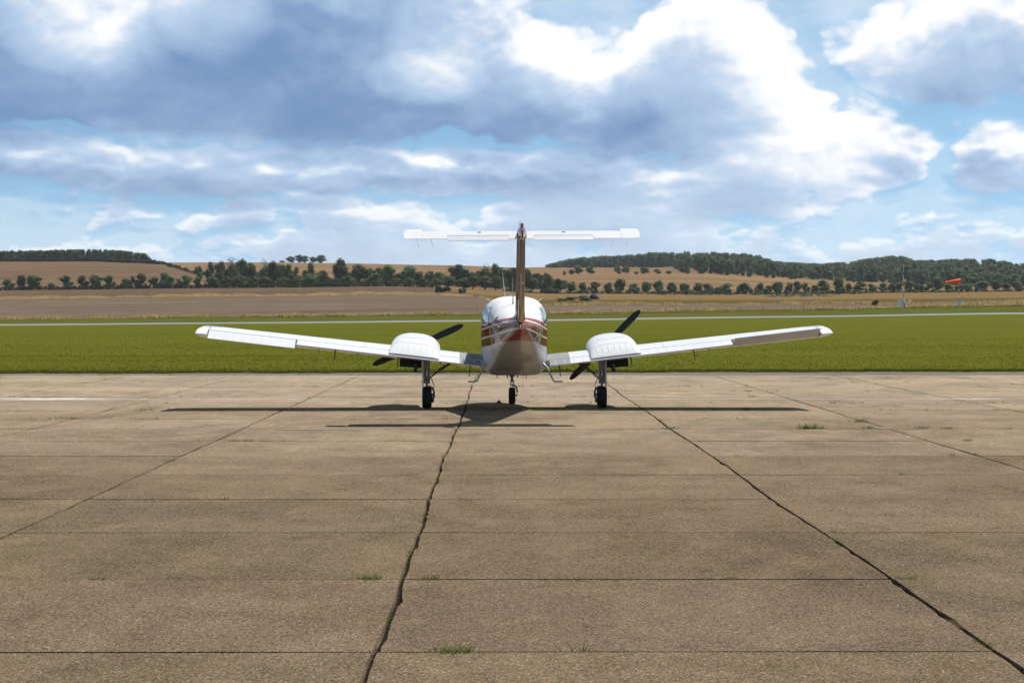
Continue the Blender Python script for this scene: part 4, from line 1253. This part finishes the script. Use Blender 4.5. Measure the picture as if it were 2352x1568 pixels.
# whip antennas and belly blades
for b, t, r0 in (((-.165, .30, 2.02), (-.215, .22, 2.49), .012), ((-.055, -1.25, 1.885), (-.075, -1.38, 2.36), .010)):
    mb = MB(); mb.tube([b, Vector(b).lerp(Vector(t), .12), t], [r0 * 1.9, r0, .004], 6); mb.build('whip_antenna', M_WP if r0 > .011 else M_ALU, fus)
mb = MB(); mb.box(-.09, -.03, .5, .7, 2.033, 2.06); mb.build('roof_blister', M_WP, fus)
for x, y, z0, ln, w in ((.16, -.35, .66, .09, .05), (-.33, -.2, .63, .07, .03), (.42, -.5, .70, .05, .05), (.36, -.55, .72, .05, .05), (.22, .2, .59, .08, .012), (-.30, .3, .60, .05, .04), (-.12, .2, .59, .05, .04)):
    mb = MB(); mb.add([(x - .006, y, z0 + .02), (x + .006, y, z0 + .02), (x + .006, y + w, z0 + .02), (x - .006, y + w, z0 + .02), (x - .004, y - .03, z0 - ln), (x + .004, y - .03, z0 - ln), (x + .004, y - .01, z0 - ln), (x - .004, y - .01, z0 - ln)],
                        [(0, 1, 2, 3), (4, 5, 6, 7), (0, 1, 5, 4), (1, 2, 6, 5), (2, 3, 7, 6), (3, 0, 4, 7)]); mb.build('belly_antenna', M_GRIME, fus)
# entry steps
for s in (-1, 1):
    mb = MB(); mb.tube([(s * .50, -.45, .83), (s * .575, -.52, .755), (s * .688, -.60, .508), (s * .725, -.60, .500)], [.017, .016, .016, .014], 8)
    st = mb.build('step', M_ALU, plane)
    mb = MB(); mb.box(min(s * .72, s * .85), max(s * .72, s * .85), -.66, -.54, .492, .512); mb.build('tread', M_BLK, st)

# ---- wings
CH, YTE = 1.48, -.50
def inc(x): return math.radians(2.6 - 2.4 * max(0, (x - .6)) / 5.15)
def zte(x): return .775 + (x - .6) * .1157


def airfoil(c, up, t=.155, m=.02, p=.4):
    yt = 5 * t * (.2969 * math.sqrt(c) - .126 * c - .3516 * c * c + .2843 * c**3 - .1015 * c**4) * (1 if c < .999 else 1) + .002 * c
    yc = m / p**2 * (2 * p * c - c * c) if c < p else m / (1 - p)**2 * ((1 - 2 * p) + 2 * p * c - c * c)
    return yc + (yt if up else -yt)


def wp(s, x, c, up, rot=0.0, ch=.75, thick=1.0):
    i = inc(x)
    y = YTE + (1 - c) * CH * math.cos(i) - airfoil(c, up) * thick * CH * math.sin(i) * -1
    z = zte(x) + (1 - c) * CH * math.sin(i) + airfoil(c, up) * thick * CH
    if rot:
        hy = YTE + (1 - ch) * CH * math.cos(i); hz = zte(x) + (1 - ch) * CH * math.sin(i) + airfoil(ch, True) * CH * (1 if rot > 0 else -.6)
        dy, dz = y - hy, z - hz
        y = hy + dy * math.cos(rot) - dz * math.sin(rot) * -1 * -1; z = hz + dz * math.cos(rot) + dy * math.sin(rot)
    return Vector((s * x, y, z))


CS = [.748, .65, .55, .45, .35, .25, .17, .10, .05, .02, .005]
def wing_ring(s, x, c_list=CS, thick=1.0):
    return [wp(s, x, c, True, thick=thick) for c in c_list] + [wp(s, x, 0, True, thick=thick)] + [wp(s, x, c, False, thick=thick) for c in reversed(c_list)]


def surface(name, s, x0, x1, c0, rot, mats, parent, rib=.168, rib_lines=True, walk=False):
    """flap or aileron: the last quarter of the chord between two stations"""
    cl = [1.0, .96, .90, .84, c0 + .035, c0 + .008]
    xs = [x0 + (x1 - x0) * i / 8 for i in range(9)]
    if walk: xs = sorted(set(xs + [1.0]))
    rings = []
    for x in xs:
        mid = wp(s, x, c0, True, rot).lerp(wp(s, x, c0, False, rot), .5)
        rings.append([wp(s, x, c, True, rot) for c in cl] + [mid] + [wp(s, x, c, False, rot) for c in reversed(cl)])
    mb = MB(); mb.loft(rings, 0, True)
    n = len(rings[0])
    if walk:
        k = 0
        for i in range(len(xs) - 1):
            for j in range(n):
                if xs[i + 1] <= 1.001 and j < 5: mb.m[k] = 1
                k += 1
    o = mb.build(name, mats, parent)
    for p in o.data.polygons: p.use_smooth = len(p.vertices) == 4
    if rib_lines:
        mb = MB(); x = x0 + .10
        while x < x1 - .04:
            for cA, cB in ((.99, .88), (.88, c0 + .03)):
                q = [wp(s, x - .0035, cA, True, rot), wp(s, x + .0035, cA, True, rot), wp(s, x + .0035, cB, True, rot), wp(s, x - .0035, cB, True, rot)]
                mb.add([v + Vector((0, -.0005, .0022)) for v in q], [(0, 1, 2, 3)])
            x += rib
        mb.build('stiffener_beads', M_BEAD, o, fix=False, kind='stuff')
    return o


for s in (-1, 1):
    xs = [.40, .70, 1.0, 1.4, 1.9, 2.4, 3.0, 3.5, 3.945, 4.5, 5.0, 5.53]
    mb = MB(); rings = [wing_ring(s, x) for x in xs]; mb.loft(rings, 0, True)
    n = len(rings[0]); k = 0
    for i in range(len(xs) - 1):
        for j in range(n):
            if xs[i + 1] <= 1.001 and j < 6: mb.m[k] = 1
            k += 1
    wing = mb.build('wing', [M_WP, M_WALK], plane)
    # raked tip with a maroon flash
    cf = [1.0, .9, .8] + CS
    mb = MB(); rings = []
    for x, c0, th in ((5.545, 0, 1), (5.60, .04, 1), (5.64, .12, .98), (5.68, .25, .92), (5.715, .42, .80), (5.74, .58, .60)):
        r = []
        for v in [(c, True) for c in cf] + [(0, True)] + [(c, False) for c in reversed(cf)]:
            c = c0 + (1 - c0) * v[0]; q = wp(s, x, c, v[1], thick=th)
            cen = wp(s, x, c, True, thick=0); r.append(Vector((q.x, q.y, cen.z + (airfoil(v[0], v[1]) * CH * th * (1 - c0 * .3)))))
        rings.append(r)
    mb.loft(rings, 0, True); tip = mb.build('wing_tip', M_WP, wing)
    for c0, c1 in ((.22, .30), (.36, .46), (.52, .56)):
        mb = MB(); V = []
        for i in range(7):
            x = 5.36 + .27 * i / 6
            for c in (c0 + .02 * i / 6, c1 - .05 * (1 - i / 6)): V.append(wp(s, x, c, True) + Vector((0, 0, .0035)))
        mb.add(V, [(2 * i, 2 * i + 1, 2 * i + 3, 2 * i + 2) for i in range(6)], 0, True); mb.build('tip_stripe', M_MAR, wing, fix=False)
    for xx in (2.72, 4.45):      # skin laps
        mb = MB(); mb.tube([wp(s, xx, c, True) + Vector((0, 0, .0004)) for c in reversed(CS)], .0032, 4); mb.build('skin_lap', M_LINE, wing, fix=False)
    flap = surface('flap', s, .63, 3.93, .757, 0.0, [M_WP, M_WALK], wing, walk=True)
    surface('aileron', s, 3.965, 5.525, .757, math.radians(11.0 if s < 0 else -17.0), M_WP, wing)
    for x, ln in ((.80, .17), (2.10, .15), (3.24, .16)):
        c = wp(s, x, .80, False); mb = MB()
        mb.tube([c + Vector((0, .02, .02)), c + Vector((s * .012, -.10, -.06)), c + Vector((s * .02, -.14, -ln))], [.016, .010, .007], 6); mb.tube([c + Vector((s * .02, -.15, -ln)), c + Vector((s * .02, -.11, -ln - .012))], .010, 6); mb.build('flap_hinge', M_GRIME, wing)
    for x in (1.35, 2.85, 3.55):
        c = wp(s, x, .70, False); mb = MB(); mb.tube([c, c + Vector((0, -.02, -.045))], [.010, .006], 5); mb.build('drain', M_GRIME, wing)
    # flap edge: dark gap under the trailing edge
    mb = MB(); V = []
    for i in range(13):
        x = .63 + 3.30 * i / 12; V += [wp(s, x, 1.0, False) + Vector((0, .004, -.001)), wp(s, x, .93, False) + Vector((0, 0, -.004))]
    mb.add(V, [(2 * i, 2 * i + 2, 2 * i + 3, 2 * i + 1) for i in range(12)]); mb.build('flap_edge', M_WPU, flap, fix=False)

    # ---- engine nacelle
    cx, czr, tilt = 1.815, 1.03, math.radians(6.6)
    NS = [(2.16, .20, 1.20, 1.00, 2.3), (2.08, .32, 1.275, .93, 2.4), (1.85, .405, 1.325, .86, 2.5), (1.4, .448, 1.352, .86, 2.6), (.95, .458, 1.342, .885, 2.7), (.55, .46, 1.298, .90, 2.8), (.25, .458, 1.238, .91, 2.9), (0, .455, 1.166, .93, 3.1), (-.20, .456, 1.098, .93, 3.5), (-.34, .456, 1.036, .93, 4.2), (-.45, .456, .970, .93, 5.0)]
    R = Matrix.Translation((s * cx, 0, czr)) @ Matrix.Rotation(-s * tilt, 4, 'Y') @ Matrix.Translation((-s * cx, 0, -czr))
    def nring(y, hw, zt, zb, e, n=44):
        zm = zb + (zt - zb) * .3; r = []
        for k in range(n):
            a = 2 * math.pi * k / n; c, q = math.cos(a), math.sin(a)
            r.append(R @ Vector((s * cx + hw * math.copysign(abs(c) ** (2 / e), c), y, zm + (zt - zm if q > 0 else zm - zb) * math.copysign(abs(q) ** (2 / e), q))))
        return r
    mb = MB(); mb.loft([nring(*q) for q in NS]); nac = mb.build('nacelle', M_WP, plane)
    def nac_top(u, y):      # a point on the upper skin; u = -1..1 across
        for a, b in zip(NS, NS[1:]):
            if b[0] <= y <= a[0]:
                t = (a[0] - y) / (a[0] - b[0]); hw, zt, zb, e = (a[i] + (b[i] - a[i]) * t for i in (1, 2, 3, 4)); break
        zm = zb + (zt - zb) * .3
        return R @ Vector((s * cx + u * hw, y, zm + (zt - zm) * (1 - abs(u) ** e) ** (1 / e)))
    for u in (-.72, -.48, -.24, 0, .24, .48, .72):
        mb = MB(); mb.tube([nac_top(u, y) for y in (-.02, -.10, -.20, -.30, -.385)], [.003, .007, .008, .007, .003], 6); mb.build('stiffener', M_WP, nac)
    for line in ([(u / 12, .04) for u in range(-11, 12)], [(-.55, .4 + .03 * i) for i in range(11)], [(.55, .4 + .03 * i) for i in range(11)], [(u / 20, .40) for u in range(-11, 12)], [(u / 12, 1.2) for u in range(-11, 12)]):
        mb = MB(); mb.tube([nac_top(u, y) + Vector((0, 0, .0003)) for u, y in line], .0024, 4); mb.build('panel_line', M_LINE, nac, fix=False)
    # exhaust
    mb = MB(); mb.lathe([(-.02, .030), (-.02, .037), (.10, .037)], (s * 1.80, -.12, .69), 'Y', 14); mb.tube([(s * 1.80, -.02, .69), (s * 1.80, .25, .73), (s * 1.80, .6, .80)], .037, 12); ex = mb.build('exhaust', M_GRIME, nac)
    mb = MB(); mb.lathe([(-.005, .001), (-.004, .030)], (s * 1.80, -.128, .69), 'Y', 14); mb.build('exhaust_bore', M_BLK, ex)
    mb = MB(); mb.tube([(s * 1.80, -.06, .72), (s * 1.80, -.04, .80)], .028, 10); mb.build('exhaust_hanger', M_GRIME, ex)

    # ---- propeller
    pc = Vector((s * 1.797, 2.24, 1.117)); ang = math.radians(23.8 if s < 0 else 44.5)
    mb = MB(); mb.lathe([(-.10, .13), (0, .14), (.10, .125), (.20, .09), (.28, .045), (.32, .004)], pc, 'Y', 24); prop = mb.build('propeller', M_WP, plane)
    for fl in (0, math.pi):
        a = ang + fl; u = Vector((math.cos(a), 0, math.sin(a))); t = Vector((-math.sin(a), 0, math.cos(a)))
        rings = []
        for r_, w, th, bt in ((.10, .035, .034, 40), (.20, .045, .028, 38), (.30, .058, .020, 33), (.45, .066, .015, 27), (.62, .067, .011, 22), (.78, .061, .008, 19), (.87, .050, .006, 17), (.92, .036, .005, 16), (.945, .014, .004, 16)):
            b = math.radians(bt) * .75; cdir = t * math.cos(b) + Vector((0, 1, 0)) * math.sin(b); ndir = u.cross(cdir).normalized()
            rings.append([pc + u * r_ + cdir * w * math.cos(k * math.pi / 6) + ndir * th * math.sin(k * math.pi / 6) for k in range(12)])
        mb = MB(); mb.loft(rings); mb.build('blade', M_BLK, prop)

    # ---- main undercarriage
    gx = 1.594
    mb = MB()
    mb.box(s * gx - .058, s * gx - .034, -.055, .055, .45, .90); mb.box(s * gx + .034, s * gx + .058, -.055, .055, .45, .90)      # forged leg: two cheeks
    mb.box(s * gx - .034, s * gx + .034, -.050, .05, .715, .90); mb.box(s * gx - .034, s * gx + .034, .02, .05, .48, .715); mb.box(s * gx - .034, s * gx + .034, -.045, .05, .445, .485)
    mb.box(s * gx - .030, s * gx + .030, -.035, .02, .555, .590)
    leg = mb.build('main_gear_leg', M_STRUT, plane)
    mb = MB(); mb.lathe([(.590, .018), (.66, .018), (.66, .010), (.71, .010)], (s * gx, -.015, 0), 'Z', 12); mb.build('shock_piston', M_CHROME, leg)
    mb = MB(); mb.lathe([(.36, .024), (.45, .024)], (s * gx, -.005, 0), 'Z', 12, caps=True); mb.build('lower_strut', M_STRUT, leg)
    # tyre and wheel
    rr, hw = .200, .086
    prof = [(-hw * .55, .10), (-hw * .85, .115), (-hw, .145), (-hw * .98, .170), (-hw * .80, .190), (-hw * .45, .1985), (0, rr), (hw * .45, .1985), (hw * .80, .190), (hw * .98, .170), (hw, .145), (hw * .85, .115), (hw * .55, .10)]
    mb = MB(); mb.lathe(prof, (s * gx, 0, rr - .003), 'X', 40); tyre = mb.build('tyre', M_TYRE, leg)
    mb = MB(); mb.lathe([(-.05, .004), (-.05, .05), (-.035, .06), (-.045, .10), (.045, .10), (.035, .06), (.05, .05), (.05, .004)], (s * gx, 0, rr), 'X', 24); mb.build('rim', M_ALU, leg)
    i_ = -s      # towards the fuselage
    mb = MB(); mb.tube([(s * gx, 0, .372), (s * gx + i_ * .05, 0, .392), (s * gx + i_ * .10, 0, .365), (s * gx + i_ * .128, 0, .31), (s * gx + i_ * .132, 0, .20)], [.022, .022, .021, .019, .017], 8); mb.tube([(s * gx + i_ * .05, 0, rr), (s * gx + i_ * .14, 0, rr)], .016, 8); mb.build('fork', M_STRUT, leg)
    mb = MB(); mb.lathe([(-.020, .004), (-.020, .062), (-.008, .072), (.014, .072), (.018, .05), (.018, .004)], (s * gx + i_ * .105, 0, rr), 'X', 20); mb.build('brake_disc', M_ALU, leg)
    mb = MB(); mb.box(s * gx + i_ * .105 - .022, s * gx + i_ * .105 + .022, -.085, -.03, .105, .165); mb.build('brake_caliper', M_GRIME, leg)
    mb = MB(); mb.tube([(s * gx + i_ * .06, -.03, .56), (s * gx + i_ * .10, -.05, .50), (s * gx + i_ * .128, -.06, .42), (s * gx + i_ * .132, -.05, .30), (s * gx + i_ * .125, -.06, .14)], .008, 6); mb.build('brake_hose', M_BLK, leg)
    mb = MB(); mb.tube([(s * gx + i_ * .055, .02, .555), (s * (gx - .235), .02, .69), (s * (gx - .44), .02, .83)], [.014, .018, .022], 8)
    mb.tube([(s * gx + i_ * .05, .02, .605), (s * (gx - .14), .02, .655), (s * (gx - .19), .02, .665)], .011, 6); mb.tube([(s * (gx - .20), .0, .70), (s * (gx - .33), .0, .79)], .009, 6); mb.build('side_brace', M_GRIME, leg)
    mb = MB(); mb.box(min(s * (gx + .062), s * (gx + .084)), max(s * (gx + .062), s * (gx + .084)), -.07, .14, .36, .88); mb.build('leg_door', M_WPU, leg)
    mb = MB(); mb.box(s * gx + s * .064 - .004, s * gx + s * .064 + .004, -.05, -.03, .47, .50); mb.tube([(s * (gx + .08), -.03, .478), (s * (gx + .105), -.03, .478)], .006, 6); mb.build('door_link', M_GRIME, leg)
    xa, xb = sorted((s * (gx + .095), s * (gx + .50)))
    RD = Matrix.Translation((s * gx, 0, .86)) @ Matrix.Rotation(-s * math.radians(4.0), 4, 'Y') @ Matrix.Translation((-s * gx, 0, -.86))
    mb = MB(); mb.box(xa, xb, .30, .325, .715, .88, 0, RD); mb.build('wheel_well_door', M_BLK, leg)

# ---- nose undercarriage
nx, ny = .0, 1.86
mb = MB(); mb.lathe([(.425, .030), (.455, .034), (.46, .026), (.56, .026), (.565, .036), (.70, .036)], (nx, ny, 0), 'Z', 14); mb.box(nx - .05, nx + .05, ny - .03, ny + .03, .52, .66); nose = mb.build('nose_gear_leg', M_STRUT, plane)
mb = MB(); mb.lathe([(.34, .017), (.43, .017)], (nx, ny, 0), 'Z', 12, caps=True); mb.build('nose_piston', M_CHROME, nose)
r2, h2 = .162, .064
prof = [(-h2 * .6, .08), (-h2, .105), (-h2 * .98, .135), (-h2 * .75, .153), (-h2 * .35, .1605), (0, r2), (h2 * .35, .1605), (h2 * .75, .153), (h2 * .98, .135), (h2, .105), (h2 * .6, .08)]
mb = MB(); mb.lathe(prof, (nx, ny, r2 - .003), 'X', 36); mb.build('tyre', M_TYRE, nose)
mb = MB(); mb.lathe([(-.04, .004), (-.04, .08), (.04, .08), (.04, .004)], (nx, ny, r2), 'X', 20); mb.build('rim', M_ALU, nose)
mb = MB(); mb.tube([(nx, ny, .352), (nx + .05, ny, .350), (nx + .088, ny, .31), (nx + .098, ny, .24), (nx + .092, ny, .15)], [.020, .020, .018, .016, .016], 8); mb.tube([(nx + .03, ny, r2), (nx + .105, ny, r2)], .014, 8); mb.build('fork', M_STRUT, nose)
mb = MB(); mb.tube([(nx - .03, ny - .03, .44), (nx - .035, ny - .10, .39), (nx - .02, ny - .03, .345)], .010, 6); mb.tube([(nx + .03, ny - .03, .44), (nx + .035, ny - .10, .39), (nx + .02, ny - .03, .345)], .010, 6); mb.build('torque_link', M_GRIME, nose)
for sx in (-1, 1):
    mb = MB(); mb.box(sx * .10 - .008, sx * .10 + .008, ny - .25, ny + .3, .50, .64); mb.build('nose_gear_door', M_WPU, nose)

# ---- fin and rudder
def fin_xy(z):      # leading and trailing edge of the fin at height z
    t = (z - 1.55) / 1.40
    return -2.95 - 1.12 * t, -4.97 - .06 * t
def fin_pt(z, c, up, rot=0.0):
    le, te = fin_xy(z); ch = le - te
    th = .145 / 1.3; k = 5 * th * (.2969 * math.sqrt(c) - .126 * c - .3516 * c * c + .2843 * c**3 - .1015 * c**4) * 1.30 * (1.04 - .06 * (z - 1.55)) + .003 * c
    x, y = (k if up else -k), le - c * ch
    if rot:
        hy = le - .70 * ch; dy = y - hy; x, y = x * math.cos(rot) + dy * math.sin(rot), hy + dy * math.cos(rot) - x * math.sin(rot)
    return Vector((x, y, z))
fc = [.69, .6, .5, .4, .3, .2, .12, .06, .025, .008]
mb = MB(); mb.loft([[fin_pt(z, c, True) for c in fc] + [fin_pt(z, 0, True)] + [fin_pt(z, c, False) for c in reversed(fc)] for z in (1.46, 1.7, 2.0, 2.4, 2.7, 2.93)])
fin = mb.build('fin', M_BRP, plane)
mb = MB(); mb.loft([[Vector((x * w, y, z)) for x, y in ((.5, -4.12), (.55, -3.8), (.42, -3.2), (.15, -2.75), (0, -2.55), (-.15, -2.75), (-.42, -3.2), (-.55, -3.8), (-.5, -4.12))] for z, w in ((1.52, .17), (1.64, .15), (1.74, .138), (1.82, .125))]); mb.build('fin_fillet', M_HULL, fin)
RUD = math.radians(5.0)
rc = [1.0, .95, .88, .80, .735, .71]
mb = MB(); zs = (1.585, 1.8, 2.1, 2.4, 2.7, 2.895)
mb.loft([[fin_pt(z, c, True, RUD) for c in rc] + [fin_pt(z, .70, True, RUD) * .5 + fin_pt(z, .70, False, RUD) * .5] + [fin_pt(z, c, False, RUD) for c in reversed(rc)] for z in zs])
rud = mb.build('rudder', M_BRP, plane)
mb = MB(); mb.loft([[fin_pt(z, c, True, RUD) + Vector((.0025, -.002, 0)) for c in (1.0, .95, .90)] + [fin_pt(z, c, False, RUD) + Vector((-.0025, -.002, 0)) for c in (.90, .95, 1.0)] for z in (1.60, 1.9, 2.2, 2.36)]); tab = mb.build('rudder_tab', plain('tab_brown', (.16, .09, .035), .3, coat=.7), rud)
mb = MB()
for up in (True, False):
    mb.add([fin_pt(z, c, up, RUD) + Vector((.0022 if up else -.0022, -.001, 0)) for z in (2.205, 2.228) for c in (.995, .85, .72)], [(0, 1, 4, 3), (1, 2, 5, 4)])
mb.build('rudder_band', M_WP, rud, fix=False)
mb = MB(); q = fin_pt(1.98, .93, False, RUD); mb.tube([q + Vector((-.012, .10, .08)), q + Vector((-.030, .04, .03)), q + Vector((-.03, -.03, -.01)), q + Vector((.0, -.04, -.03))], [.006, .009, .009, .006], 6); mb.tube([q + Vector((-.03, 0, .01)), q + Vector((.03, 0, -.03))], .007, 6); mb.build('tab_horn', M_GRIME, rud)

# ---- tailplane and elevators
SK = .0047
def tp(x, y, z): return Vector((x, y, z + SK * x))
def sym(c, t): return 5 * t * (.2969 * math.sqrt(c) - .126 * c - .3516 * c * c + .2843 * c**3 - .1015 * c**4)
HY, HZ_, TCH = -4.60, 3.025, .95
ELV = math.radians(16.0)
for s in (-1, 1):
    sc_ = [.60, .5, .4, .3, .2, .12, .06, .02]
    mb = MB(); rings = []
    for x in (.03, .5, 1.0, 1.52, 1.56):
        k = 1 if x < 1.53 else .7
        rings.append([tp(s * x, -4.02 - c * TCH, HZ_ - .010 + sym(c, .115) * TCH * k) for c in sc_] + [tp(s * x, -4.02, HZ_ - .010)] + [tp(s * x, -4.02 - c * TCH, HZ_ - .010 - sym(c, .115) * TCH * k) for c in reversed(sc_)])
    mb.loft(rings); stab = mb.build('tailplane', M_WP, plane)
    def ev(x, c, up, drop=0.0):      # elevator point, c from hinge 0 to trailing edge 1 (negative ahead of the hinge)
        ch = .365; th = (.036 if c < .02 else .036 * (1 - c) + .003)
        if c < 0: th = .036 * math.sqrt(max(0, 1 - (c / -.68) ** 2)) 
        dy, dz = -c * ch, (th if up else -th)
        return tp(s * x, HY + dy * math.cos(ELV) - dz * math.sin(ELV) * 1, HZ_ + dz * math.cos(ELV) + dy * math.sin(ELV) * 1)
    ec = [1.0, .75, .5, .25, .05]
    mb = MB(); rings = []
    x0_, x1_ = (.215, 1.195) if s < 0 else (.19, 1.15)
    for x, kc in ((.075, 1), (x0_ - .004, 1), (x0_ - .003, .60), (x1_ + .003, .60), (x1_ + .004, 1), (1.60, 1)):
        rings.append([ev(x, c * kc, True) for c in ec] + [ev(x, 0, True) * .5 + ev(x, 0, False) * .5 + Vector((0, .02, 0))] + [ev(x, c * kc, False) for c in reversed(ec)])
    mb.loft(rings); el_ = mb.build('elevator', M_WP, stab)
    hc = [1.0, .6, .2, -.1, -.3, -.5, -.62]
    mb = MB(); rings = []
    for x, kc, in ((1.603, 1.0), (1.80, 1.0), (1.855, .93), (1.885, .75), (1.90, .5)):
        r = [ev(x, c if c > .9 else c * kc + .1 * (1 - kc), True) for c in hc] + [ev(x, -.68 * kc, True)] + [ev(x, c if c > .9 else c * kc + .1 * (1 - kc), False) for c in reversed(hc)]
        cen = sum(r, Vector()) / len(r)
        rings.append([Vector((p.x, p.y, cen.z + (p.z - cen.z) * (1 if kc > .8 else .85))) for p in r])
    mb.loft(rings); mb.build('balance_horn', M_WP, el_)
    # trim tab, set further down
    mb = MB(); V = []; rt2 = math.radians(25)
    rings = []
    for x in (x0_, (x0_ + x1_) / 2, x1_):
        h = ev(x, .60, True) + Vector((0, -.004, -.002)); L = .185
        rings.append([h, h + Vector((0, -L * math.cos(rt2), -L * math.sin(rt2))), h + Vector((0, -L * math.cos(rt2) + .003, -L * math.sin(rt2) - .006)), h + Vector((0, .012, -.020))])
    mb.loft(rings, smooth=False); tb = mb.build('trim_tab', M_TABP, el_)
    for i in range(24):
        pass
    mb = MB()
    for i in range(22):
        x = x0_ + .03 + (x1_ - x0_ - .06) * i / 21; p = ev(x, .585, True) + Vector((0, -.004, .0065)); mb.box(p.x - .006, p.x + .006, p.y - .006, p.y + .006, p.z - .004, p.z + .003)
    mb.build('hinge_rivets', M_LINE, tb, fix=False, kind='stuff')
    p = ev(.68, .18, True); mb = MB(); mb.box(p.x - .026, p.x + .022, p.y - .015, p.y + .015, p.z - .01, p.z + .007); mb.build('hinge_bracket', M_GRIME, el_)
    for x in (1.46, 1.69):
        p = ev(x, 1.0, False); mb = MB(); mb.tube([p, p + Vector((s * -.012, -.10, -.045)), p + Vector((s * -.035, -.20, -.13))], [.0055, .004, .003], 5); mb.build('static_wick', M_BLK, el_)

# fairing where fin and tailplane meet, with the lamp on top
mb = MB(); rings = []
for y, w, zt, zb in ((-3.85, .02, 3.04, 2.98), (-4.0, .055, 3.08, 2.90), (-4.3, .072, 3.12, 2.88), (-4.6, .074, 3.14, 2.87), (-4.85, .066, 3.13, 2.875), (-5.05, .045, 3.10, 2.90), (-5.18, .014, 3.05, 2.93)):
    zm = (zt + zb) / 2 - .01; rings.append([Vector((w * math.copysign(abs(math.cos(a)) ** .9, math.cos(a)), y, zm + ((zt - zm) if math.sin(a) > 0 else (zm - zb)) * math.sin(a))) for a in [k * math.pi / 14 for k in range(28)]])
mb.loft(rings); fair = mb.build('tail_fairing', M_MAR, fin)
mb = MB(); mb.lathe([(-5.0, .004), (-4.995, .018), (-4.97, .026), (-4.80, .030), (-4.55, .022), (-4.35, .004)], (0, 0, 3.150), 'Y', 18); lamp = mb.build('lamp_housing', M_MAR, fair)
mb = MB(); mb.lathe([(-5.016, .002), (-5.012, .012), (-5.002, .020)], (0, 0, 3.150), 'Y', 16); mb.build('lamp_lens', M_CLEAR, lamp)
mb = MB(); mb.tube([(-.045, -4.9, 3.12), (-.045, -4.9, 3.185), (-.03, -4.9, 3.195), (-.005, -4.9, 3.195)], .0035, 5); mb.build('wire_guard', M_GRIME, fair)

# ------------------------------------------------------------------ wheel chock beside the nose wheel
mb = MB(); c0 = Vector((-.255, 43.6, 0))
mb.add([(-.10, -.09, 0), (.12, -.09, 0), (.12, .09, 0), (-.10, .09, 0), (-.012, -.085, .10), (.028, -.085, .10), (.028, .085, .10), (-.012, .085, .10)], [(0, 3, 2, 1), (4, 5, 6, 7), (0, 1, 5, 4), (1, 2, 6, 5), (2, 3, 7, 6), (3, 0, 4, 7)])
mb.build('wheel_chock', plain('chock_wood', (.055, .045, .035), .85, var=.3), label='small dark wedge chock on the apron left of the nose wheel', category='chock').location = c0 + Vector((0, 0, .004)); bpy.data.objects['wheel_chock'].scale = (.5, .5, .6)

# ------------------------------------------------------------------ the air: faint summer haze round everything
m = bpy.data.materials.new('haze'); m.use_nodes = True
nt = m.node_tree; nt.nodes.clear()
ho = nt.nodes.new('ShaderNodeOutputMaterial'); hv = nt.nodes.new('ShaderNodeVolumePrincipled')
hv.inputs['Color'].default_value = (.80, .88, 1.0, 1); hv.inputs['Density'].default_value = 0.00003; hv.inputs['Anisotropy'].default_value = 0.3
nt.links.new(hv.outputs[0], ho.inputs['Volume'])
mb = MB(); mb.box(-3300, 3300, -900, 3300, -13, 85)
mb.build('haze', m, kind='stuff')
